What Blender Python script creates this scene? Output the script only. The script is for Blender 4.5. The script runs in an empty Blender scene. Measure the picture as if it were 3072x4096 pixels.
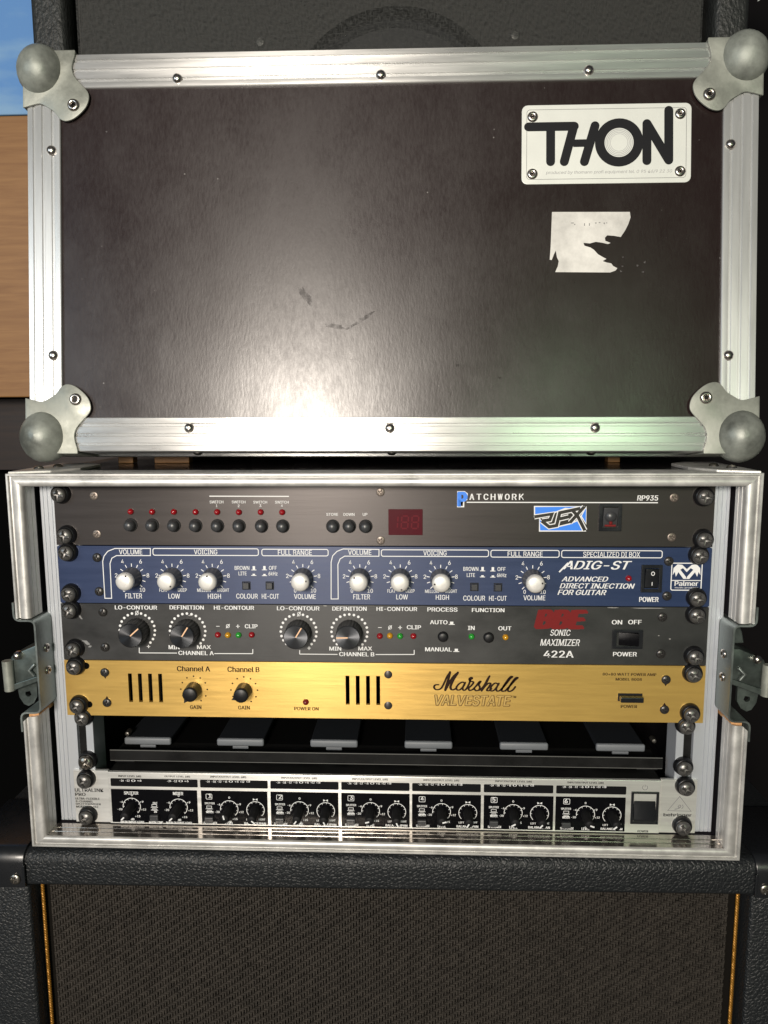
import bpy, bmesh, math, random
from mathutils import Vector, Matrix, noise
random.seed(7)
S = 0.001                                   # everything below is written in millimetres
R = math.radians
scene = bpy.context.scene

# ------------------------------------------------------------------ camera
cam = bpy.data.cameras.new('camera')
cam_ob = bpy.data.objects.new('camera', cam)
scene.collection.objects.link(cam_ob)
cam.sensor_fit = 'VERTICAL'; cam.sensor_height = 24.0
cam.lens = 24.0 * 3077 / 4096
cam.clip_start = 0.02; cam.clip_end = 50
yaw, pitch, roll = 0.04324, -0.13843, 0.00478
Mc = Matrix.Rotation(yaw, 3, 'Z') @ Matrix.Rotation(pitch, 3, 'X') @ Matrix.Rotation(roll, 3, 'Y')
cx, cy, cz = Mc.col[0], Mc.col[1], Mc.col[2]
mw = Matrix(((cx[0], cz[0], -cy[0], 28.15*S), (cx[1], cz[1], -cy[1], -555.95*S), (cx[2], cz[2], -cy[2], 58.63*S), (0, 0, 0, 1)))
cam_ob.matrix_world = mw
scene.camera = cam_ob

# ------------------------------------------------------------------ world, lamps, exposure
world = bpy.data.worlds.new('World'); scene.world = world
world.use_nodes = True
bg = world.node_tree.nodes['Background']
bg.inputs[0].default_value = (0.80, 0.90, 1.0, 1); bg.inputs[1].default_value = 0.045

def lamp(name, loc, target, size, power, color):
    d = bpy.data.lights.new(name, 'AREA'); d.shape = 'DISK'; d.size = size; d.energy = power; d.color = color
    o = bpy.data.objects.new(name, d); scene.collection.objects.link(o)
    o.location = Vector(loc)*S
    o.rotation_euler = (Vector(target) - Vector(loc)).to_track_quat('-Z', 'Y').to_euler()
    return o
# warm room lamp behind and to the left of the photographer, an added cool fill at the far left, a dim green tint light to the right
lamp('room_lamp', (-265, -1600, 350), (0, 0, -20), 0.29, 26.0, (1.0, 0.90, 0.79))
tall = lamp('tall_fill_light', (-250, -1650, 60), (0, 0, -20), 0.34, 9.0, (1.0, 0.93, 0.84)); tall.data.shape = 'ELLIPSE'; tall.data.size_y = 1.3  # tall ellipse added to stretch the highlights vertically
lamp('cool_fill_light', (-1500, -1500, 500), (0, 0, -100), 1.0, 9.0, (0.72, 0.88, 1.0))  # added cool fill from the left, no real window behind it
lamp('green_tint_light', (520, -1700, 330), (0, 0, 0), 0.5, 2.6, (0.70, 1.0, 0.62))  # stands in for some unknown greenish thing reflected in the lid

scene.view_settings.view_transform = 'Standard'
scene.view_settings.look = 'None'
scene.view_settings.exposure = 0.0
scene.view_settings.gamma = 1.0
scene.view_settings.use_curve_mapping = False
scene.render.resolution_x = 768; scene.render.resolution_y = 1024

# ------------------------------------------------------------------ measured positions on the panels (mm; x, z)
D = {
'u1_led':[[-183.6,-18.8],[-167.5,-18.9],[-151.2,-18.9],[-135.0,-19.0],[-118.9,-19.0],[-102.8,-19.1],[-86.6,-19.0],[-70.7,-19.1]],
'u1_btn':[[-184.1,-27.9],[-167.9,-28.0],[-151.6,-28.1],[-135.4,-28.2],[-119.1,-28.3],[-103.0,-28.4],[-86.3,-28.5],[-70.5,-28.5],[-33.5,-28.5],[-21.4,-28.4],[-9.4,-28.5]],
'u1_txt':[('SWITCH',-119.2,-11.6,10.1,2.1,0.0,0.0),('1',-119.2,-14.4,1.0,1.9,0.0,0.0),('SWITCH',-102.8,-11.6,10.1,2.0,0.0,0.0),('2',-102.9,-14.4,1.3,1.9,0.0,0.0),('SWITCH',-86.8,-11.7,10.1,2.0,0.0,0.0),('3',-86.8,-14.3,1.4,1.9,0.0,0.0),('SWITCH',-70.8,-11.7,10.0,2.0,0.0,0.0),('4',-70.8,-14.3,1.4,1.9,0.0,0.0),('STORE',-33.9,-20.7,8.6,2.0,0.0,0.0),('DOWN',-21.6,-20.7,8.1,2.1,0.0,0.0),('UP',-9.8,-20.7,3.3,2.1,0.0,0.0),('RP935',193.6,-8.5,14.6,3.8,0.1,1.0)],
'u1_patch':('ATCHWORK',85.5,-7.7,39.5,4.9,0.0,1.0),
'u1_lines':[[-124.4,-7.3,-65.5,-7.4],[64.2,-11.7,201.0,-11.9]],
'u1_disp':[7.3,-16.8,32.3,-35.9],
'u1_P':[[58.2,-4.3],[64.1,-4.3],[64.1,-10.3],[60.8,-10.8],[60.6,-14.6],[58.0,-14.6]],
'rfx_poly':[[[113.1,-14.7],[148.4,-14.6],[144.1,-17.0],[135.3,-16.1],[127.0,-19.4],[113.3,-22.3]],[[150.2,-14.9],[150.4,-27.4],[146.7,-21.7]],[[116.8,-23.2],[119.7,-27.5],[124.9,-30.3],[131.0,-29.3],[138.8,-27.4],[144.8,-24.6],[150.1,-32.6],[117.1,-32.7]]],
'rfx_R':[[[113.1,-22.3],[125.9,-20.2],[124.3,-24.4],[118.9,-25.2]],[[118.4,-25.2],[124.0,-29.6],[129.3,-28.6],[131.3,-19.3],[145.9,-16.1]],[[131.3,-23.8],[137.8,-22.2]],[[140.4,-17.5],[144.2,-21.7],[149.7,-32.2]],[[148.7,-14.9],[138.8,-26.5]]],
'u1_sw':[159.3,-12.5,175.5,-32.5],
'u1_fscr':[[-210.8,-7.1],[-210.2,-35.8],[1.6,-4.3],[1.6,-40.0],[212.3,-8.3],[211.9,-37.1]],
'u2_knob':[[-185.2,-67.0],[-154.5,-67.0],[-124.1,-67.0],[-56.3,-66.9],[-14.0,-66.9],[15.9,-66.9],[45.6,-67.0],[112.8,-67.1]],
'u2_rect':[[-168.4,-46.5,-89.2,-51.6],[-86.6,-46.8,-37.3,-51.7],[2.0,-46.9,80.5,-51.8],[82.2,-47.0,131.7,-52.1],[133.5,-47.0,205.7,-52.2]],
'u2_L':[[[-170.2,-46.5],[-197.1,-46.6],[-202.5,-48.7],[-205.6,-52.3],[-206.9,-56.4],[-206.8,-84.8],[-201.6,-84.8],[-201.4,-58.1],[-199.8,-54.0],[-196.2,-52.0],[-170.5,-51.9]],[[0.3,-46.7],[-26.1,-46.4],[-30.7,-48.2],[-34.0,-51.6],[-35.2,-56.3],[-35.6,-84.3],[-30.3,-84.2],[-30.2,-58.0],[-28.5,-53.9],[-25.1,-51.8],[0.2,-51.8]]],
'u2_txt':[('VOLUME',-185.3,-49.2,17.6,3.8,0.0,0.0),('VOICING',-128.7,-49.0,17.4,3.7,0.0,0.0),('FULL RANGE',-62.0,-49.2,25.2,3.8,0.0,0.0),('VOLUME',-13.9,-49.0,17.1,3.7,0.0,0.0),('VOICING',41.4,-49.3,17.0,3.6,0.0,0.0),('FULL RANGE',107.1,-49.7,25.3,3.7,0.0,0.0),('SPECIALIZED DI BOX',169.5,-49.8,40.8,3.9,0.0,0.0),('4',-191.9,-56.5,1.9,3.1,0.0,0.0),('6',-178.1,-56.4,1.9,3.2,0.0,0.0),('2',-197.2,-67.1,1.9,3.2,0.0,0.0),('8',-173.1,-67.0,1.9,3.2,0.0,0.0),('0',-191.8,-78.2,1.7,3.1,0.0,0.0),('10',-177.8,-78.1,4.0,3.1,0.0,0.0),('FILTER',-184.7,-82.8,12.7,3.8,0.0,0.0),('4',-161.4,-56.5,1.9,3.1,0.0,0.0),('6',-147.4,-56.4,1.9,3.2,0.0,0.0),('2',-166.4,-67.1,1.9,3.2,0.0,0.0),('8',-142.6,-67.0,1.9,3.1,0.0,0.0),('FLAT',-161.8,-78.2,6.0,2.6,0.0,0.0),('DEEP',-147.4,-78.1,6.7,2.6,0.0,0.0),('LOW',-153.8,-82.8,8.7,3.8,0.0,0.0),('4',-130.9,-56.5,1.9,3.1,0.0,0.0),('6',-117.1,-56.4,1.8,3.2,0.0,0.0),('2',-136.0,-67.0,1.8,3.2,0.0,0.0),('8',-112.2,-66.9,1.9,3.2,0.0,0.0),('MELLOW',-130.9,-78.1,10.5,2.6,0.0,0.0),('BRIGHT',-116.5,-78.0,8.9,2.6,0.0,0.0),('HIGH',-123.3,-82.7,9.8,3.8,0.0,0.0),('4',-63.2,-56.4,1.8,3.2,0.0,0.0),('6',-49.5,-56.3,1.8,3.1,0.0,0.0),('2',-68.0,-66.9,1.9,3.1,0.0,0.0),('8',-44.4,-66.8,1.8,3.2,0.0,0.0),('0',-62.4,-78.0,1.7,3.1,0.0,0.0),('10',-48.7,-77.9,3.9,3.1,0.0,0.0),('VOLUME',-55.2,-82.5,16.2,3.8,0.0,0.0),('4',-21.0,-56.5,1.8,3.1,0.0,0.0),('6',-7.4,-56.4,1.8,3.2,0.0,0.0),('2',-25.7,-67.0,1.8,3.1,0.0,0.0),('8',-2.2,-66.9,1.9,3.1,0.0,0.0),('0',-20.0,-77.9,1.7,3.1,0.0,0.0),('10',-6.4,-77.9,3.9,3.1,0.0,0.0),('FILTER',-12.8,-82.5,12.4,3.8,0.0,0.0),('4',8.9,-56.5,1.8,3.1,0.0,0.0),('6',22.4,-56.4,1.8,3.2,0.0,0.0),('2',4.3,-66.9,1.8,3.1,0.0,0.0),('8',27.6,-66.8,1.8,3.1,0.0,0.0),('FLAT',9.3,-77.9,5.8,2.6,0.0,0.0),('DEEP',23.2,-77.8,6.5,2.6,0.0,0.0),('LOW',17.2,-82.4,8.5,3.8,0.0,0.0),('4',38.5,-56.6,1.8,3.1,0.0,0.0),('6',52.0,-56.5,1.8,3.1,0.0,0.0),('2',34.0,-67.0,1.8,3.1,0.0,0.0),('8',57.2,-66.9,1.8,3.2,0.0,0.0),('MELLOW',39.4,-78.0,10.3,2.5,0.0,0.0),('BRIGHT',53.4,-77.8,8.7,2.6,0.0,0.0),('HIGH',47.0,-82.5,9.6,3.7,0.0,0.0),('4',105.7,-56.8,1.8,3.1,0.0,0.0),('6',119.0,-56.7,1.8,3.1,0.0,0.0),('2',101.4,-67.2,1.8,3.1,0.0,0.0),('8',124.4,-67.0,1.8,3.1,0.0,0.0),('0',107.3,-78.0,1.7,3.0,0.0,0.0),('10',120.7,-78.0,3.8,3.1,0.0,0.0),('VOLUME',114.5,-82.5,15.8,3.7,0.0,0.0),('BROWN',-101.8,-61.0,10.9,3.0,0.0,0.0),('LITE',-101.5,-65.2,6.0,2.8,0.0,0.0),('COLOUR',-98.7,-82.5,16.1,3.8,0.0,0.0),('OFF',-78.7,-60.9,5.8,3.0,0.0,0.0),('6kHz',-78.7,-65.2,6.7,2.9,0.0,0.0),('HI-CUT',-81.1,-82.5,12.8,3.8,0.0,0.0),('BROWN',67.7,-61.0,10.9,3.0,0.0,0.0),('LITE',67.8,-65.6,5.9,2.8,0.0,0.0),('COLOUR',70.4,-83.0,16.0,3.8,0.0,0.0),('OFF',90.1,-61.0,5.8,2.9,0.0,0.0),('6kHz',90.3,-65.6,6.8,2.9,0.0,0.0),('HI-CUT',87.8,-83.0,12.9,3.7,0.0,0.0),('ADIG-ST',159.4,-57.8,49.5,6.4,0.35,1.0),('ADVANCED',150.8,-68.2,33.5,3.7,0.3,1.0),('DIRECT INJECTION',159.9,-73.3,54.2,3.8,0.3,1.0),('FOR GUITAR',149.0,-78.2,35.2,3.9,0.3,1.0),('POWER',197.6,-83.2,13.7,3.7,0.0,1.0),('Palmer',224.0,-71.2,16.6,3.5,0.0,1.0),('music products',224.2,-74.3,16.6,1.4,0.0,0.0)],
'u2_icon':[[-92.9,-61.0],[-93.1,-65.2],[-85.0,-60.9],[-85.1,-65.3],[76.3,-60.9],[76.3,-65.5],[83.8,-61.0],[83.9,-65.6]],
'u2_btn':[[-98.9,-74.4],[-81.3,-74.3],[70.4,-74.5],[87.7,-74.7]],
'u2_led':[182.3,-67.5],
'u2_sw':[191.1,-57.3,206.2,-77.7],
'u2_palm':[213.0,-56.1,234.6,-76.1],
'u2_fscr':[[-210.9,-53.5],[-210.7,-79.5],[210.6,-54.7],[210.4,-80.5]],
'adig_tail':[[137.1,-56.2],[132.1,-63.1]],
'u3_txt':[('LO-CONTOUR',-183.4,-91.8,32.1,3.1,0.0,1.0),('DEFINITION',-144.7,-91.5,25.8,3.1,0.0,1.0),('HI-CONTOUR',-108.8,-91.5,30.2,3.1,0.0,1.0),('LO-CONTOUR',-60.4,-91.6,31.7,3.1,0.0,1.0),('DEFINITION',-22.0,-91.6,25.4,3.1,0.0,1.0),('HI-CONTOUR',13.3,-91.6,30.0,3.0,0.0,1.0),('PROCESS',47.1,-91.8,22.0,3.1,0.0,1.0),('FUNCTION',80.8,-92.0,23.7,3.0,0.0,1.0),('Ø',-182.9,-96.0,2.5,3.3,0.0,0.0),('Ø',-59.9,-96.0,2.4,3.3,0.0,0.0),('–',-121.5,-105.9,2.4,2.4,0.0,1.0),('Ø',-113.9,-105.7,2.6,2.9,0.0,0.0),('+',-106.3,-105.8,2.6,2.4,0.0,1.0),('CLIP',-96.2,-105.7,9.4,3.1,0.0,1.0),('–',0.6,-105.9,2.5,2.4,0.0,1.0),('Ø',8.2,-105.8,2.5,2.9,0.0,0.0),('+',15.7,-105.8,2.7,2.4,0.0,1.0),('CLIP',26.0,-105.5,10.3,3.1,0.0,1.0),('MIN',-155.6,-122.5,8.1,3.1,0.0,1.0),('MAX',-132.7,-122.2,10.4,3.0,0.0,1.0),('+',-175.2,-122.1,2.4,2.4,0.0,1.0),('+',-52.8,-122.3,2.4,2.4,0.0,1.0),('MIN',-33.0,-122.5,8.7,3.0,0.0,1.0),('MAX',-10.5,-122.2,10.2,3.0,0.0,1.0),('CHANNEL A',-138.9,-126.9,26.9,3.2,0.0,1.0),('CHANNEL B',-16.9,-126.7,26.2,3.2,0.0,1.0),('AUTO',44.4,-101.5,12.8,3.1,0.0,1.0),('MANUAL',44.3,-122.4,19.6,3.1,0.0,1.0),('IN',68.5,-105.7,4.8,3.1,0.0,1.0),('OUT',93.3,-105.8,9.4,3.1,0.0,1.0),('SONIC',134.2,-108.8,14.7,4.7,0.22,0.0),('MAXIMIZER',134.1,-116.3,28.9,5.0,0.22,0.0),('422A',133.3,-125.2,21.7,5.2,0.0,1.0),('ON',175.2,-100.5,7.3,3.3,0.0,1.0),('OFF',188.2,-100.3,9.5,3.3,0.0,1.0),('POWER',181.9,-124.8,17.1,3.3,0.0,1.0)],
'u3_bbe':('BBE',134.3,-98.7,35.5,13.3,0.22,2.0),
'u3_knob':[[-183.2,-109.5],[-144.7,-109.7],[-60.4,-109.6],[-22.2,-109.5]],
'u3_led':[[-121.6,-112.4],[-114.0,-112.6],[-105.9,-112.5],[-95.9,-112.2],[0.5,-112.4],[8.1,-112.1],[15.7,-112.3],[25.6,-112.2],[68.8,-112.2],[93.9,-112.5]],
'u3_btn':[[47.6,-112.4],[81.4,-112.7]],
'u3_icon':[[54.0,-101.9],[57.6,-122.7]],
'u3_lines':[[-182.4,-123.0,-182.6,-127.2],[-182.6,-127.2,-153.5,-127.1],[-124.9,-127.2,-95.6,-127.0],[-95.6,-127.0,-95.5,-123.5],[-59.9,-124.0,-60.0,-127.0],[-60.0,-127.0,-31.4,-127.0],[-2.7,-126.8,26.2,-126.5],[26.2,-126.5,26.2,-123.0]],
'u3_sw':[172.0,-106.0,194.3,-120.5],
'u3_fscr':[[-208.9,-95.4],[-208.7,-122.9],[207.8,-96.3],[207.9,-124.2]],
'u4_slot':[[-190.5,-142.0,-191.1,-165.0],[-183.1,-141.9,-183.2,-165.1],[-175.1,-141.9,-175.4,-165.0],[-167.4,-141.9,-167.5,-165.0],[-24.0,-141.4,-24.2,-164.7],[-16.3,-141.3,-16.5,-164.8],[-8.5,-141.3,-8.8,-164.8],[-0.7,-141.4,-1.2,-164.8]],
'u4_knob':[[-141.6,-155.6],[-103.0,-155.8]],
'u4_txt':[('Channel A',-141.4,-139.4,25.2,4.1,0.0,0.0),('Channel B',-103.1,-139.5,24.2,4.1,0.0,0.0),('GAIN',-140.9,-169.9,8.6,3.0,0.0,0.0),('GAIN',-103.6,-169.8,8.8,3.0,0.0,0.0),('POWER ON',-55.7,-170.0,18.4,2.7,0.0,0.0),('80+80 WATT POWER AMP',185.8,-140.3,39.2,2.1,0.0,0.0),('MODEL 8008',185.4,-144.2,19.0,2.1,0.0,0.0),('POWER',186.4,-165.2,11.9,2.4,0.0,0.0),('TM',101.2,-158.8,2.7,1.7,0.0,0.0)],
'u4_valve':('VALVESTATE',70.3,-161.9,56.5,8.0,0.2,1.0),
'u4_led':[-56.0,-164.6],
'u4_hole':[[6.7,-142.4],[6.6,-166.8],[-210.0,-142.8],[-209.6,-167.0],[212.6,-144.0],[212.5,-167.2]],
'u4_sw':[178.6,-155.4,195.3,-160.6],
'marsh':[[[44.6,-149.9],[42.2,-150.1],[41.1,-151.6],[42.0,-153.4],[44.1,-153.8],[46.5,-152.6],[48.6,-148.8],[50.7,-143.8],[53.0,-140.1]],[[53.0,-140.1],[51.9,-145.3],[50.5,-150.3],[49.6,-154.0]],[[49.6,-154.0],[52.8,-147.8],[55.7,-143.3],[58.9,-140.3]],[[58.9,-140.3],[55.7,-145.8],[53.6,-150.7],[53.8,-153.0],[55.3,-153.8],[57.6,-152.7]],[[64.2,-148.4],[62.3,-147.7],[59.7,-149.2],[57.9,-151.9],[58.6,-153.8],[60.9,-153.4],[63.3,-150.6],[64.4,-148.1]],[[64.4,-148.1],[62.6,-152.1],[63.3,-154.0],[65.2,-153.1],[67.5,-148.6],[68.2,-145.9],[69.6,-144.6],[68.9,-143.9],[67.5,-144.9],[68.1,-146.6],[70.6,-147.6],[69.2,-150.1],[67.1,-152.3],[67.8,-154.1],[70.2,-153.3]],[[70.2,-153.3],[72.7,-150.5],[74.8,-147.5],[76.0,-147.0],[74.6,-149.5],[75.4,-151.5],[74.7,-153.7],[72.6,-154.2],[71.4,-153.0]],[[75.4,-153.7],[78.4,-150.5],[80.9,-145.5],[82.5,-142.8]],[[82.5,-142.8],[80.0,-148.5],[76.8,-154.2]],[[76.8,-154.2],[79.8,-150.0],[82.2,-148.2],[83.4,-148.7],[82.0,-151.4],[80.6,-153.7],[82.2,-154.1],[84.1,-152.6]],[[89.0,-148.9],[86.9,-148.1],[84.6,-149.9],[83.2,-152.9],[84.1,-154.3],[86.5,-153.3],[88.8,-149.9],[89.5,-148.4]],[[89.5,-148.4],[87.7,-152.3],[88.4,-154.3],[90.7,-153.5],[94.4,-149.3],[97.7,-144.8],[99.5,-143.1],[98.1,-143.1],[95.3,-146.8],[91.9,-152.8],[92.4,-154.4],[94.5,-154.0]],[[94.5,-154.0],[98.2,-149.7],[101.4,-145.8],[103.5,-143.8],[101.9,-144.0],[99.1,-147.8],[96.4,-153.0],[97.4,-154.5],[99.9,-153.4],[101.8,-150.9]]],
'screws':[[-235.3,-5.9],[-232.6,-36.6],[232.6,-7.5],[233.8,-38.4],[-232.5,-49.6],[-232.3,-81.0],[231.1,-50.2],[231.1,-81.7],[-232.9,-93.8],[-231.9,-124.1],[231.2,-94.3],[231.6,-125.6],[-232.0,-137.9],[-231.4,-168.7],[231.2,-138.8],[231.0,-169.6],[-229.6,-179.8],[-228.6,-215.5],[229.1,-180.4],[229.2,-213.2],[-229.9,-229.9],[-230.2,-260.3],[230.5,-227.9],[229.8,-259.7]],
'u6_body':[-212.5,-224.3,213.1,-224.0],
'u6_dark':[('ULTRALINK',-228.4,-239.5,22.7,2.8,0.0,0.0),('PRO',-235.6,-243.1,8.1,2.6,0.0,0.0),('ULTRA-FLEXIBLE',-230.1,-246.6,19.2,1.7,0.0,0.0),('8-CHANNEL',-232.7,-249.0,13.8,1.6,0.0,0.0),('SPLITTER/MIXER',-229.8,-251.2,20.0,1.7,0.0,0.0),('MODEL MX882',-230.8,-253.4,17.5,1.7,0.0,0.0),('behringer',226.5,-251.8,20.8,3.3,0.0,0.0),('POWER',200.6,-264.4,7.9,1.7,0.0,0.0),('INPUT LEVEL (dB)',-194.9,-226.6,18.1,1.8,0.0,0.0),('OUTPUT LEVEL (dB)',-157.4,-226.2,19.9,1.7,0.0,0.0),('INPUT/OUTPUT LEVEL (dB)',-117.6,-225.9,28.0,1.8,0.0,0.0),('INPUT/OUTPUT LEVEL (dB)',-62.5,-225.9,27.8,1.7,0.0,0.0),('INPUT/OUTPUT LEVEL (dB)',-7.8,-225.9,27.5,1.8,0.0,0.0),('INPUT/OUTPUT LEVEL (dB)',46.9,-225.8,27.3,1.7,0.0,0.0),('INPUT/OUTPUT LEVEL (dB)',101.7,-225.8,27.8,1.7,0.0,0.0),('INPUT/OUTPUT LEVEL (dB)',156.0,-225.9,27.2,1.7,0.0,0.0)],
'u6_strip':[[-210.2,-229.1,-141.6,-235.0],[-139.7,-228.8,-86.8,-235.1],[-84.8,-228.6,-31.9,-234.9],[-29.8,-228.5,22.7,-234.8],[24.7,-228.5,77.1,-234.6],[79.4,-228.3,132.0,-234.6],[134.2,-228.3,186.8,-234.8]],
'u6_box':[[-210.4,-237.9,-142.3,-265.1],[-139.3,-237.7,-87.3,-265.3],[-84.9,-237.5,-32.2,-265.1],[-29.9,-237.3,22.8,-265.3],[24.6,-237.2,77.4,-265.4],[79.5,-236.9,132.4,-265.5],[134.0,-237.2,186.7,-265.5]],
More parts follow.
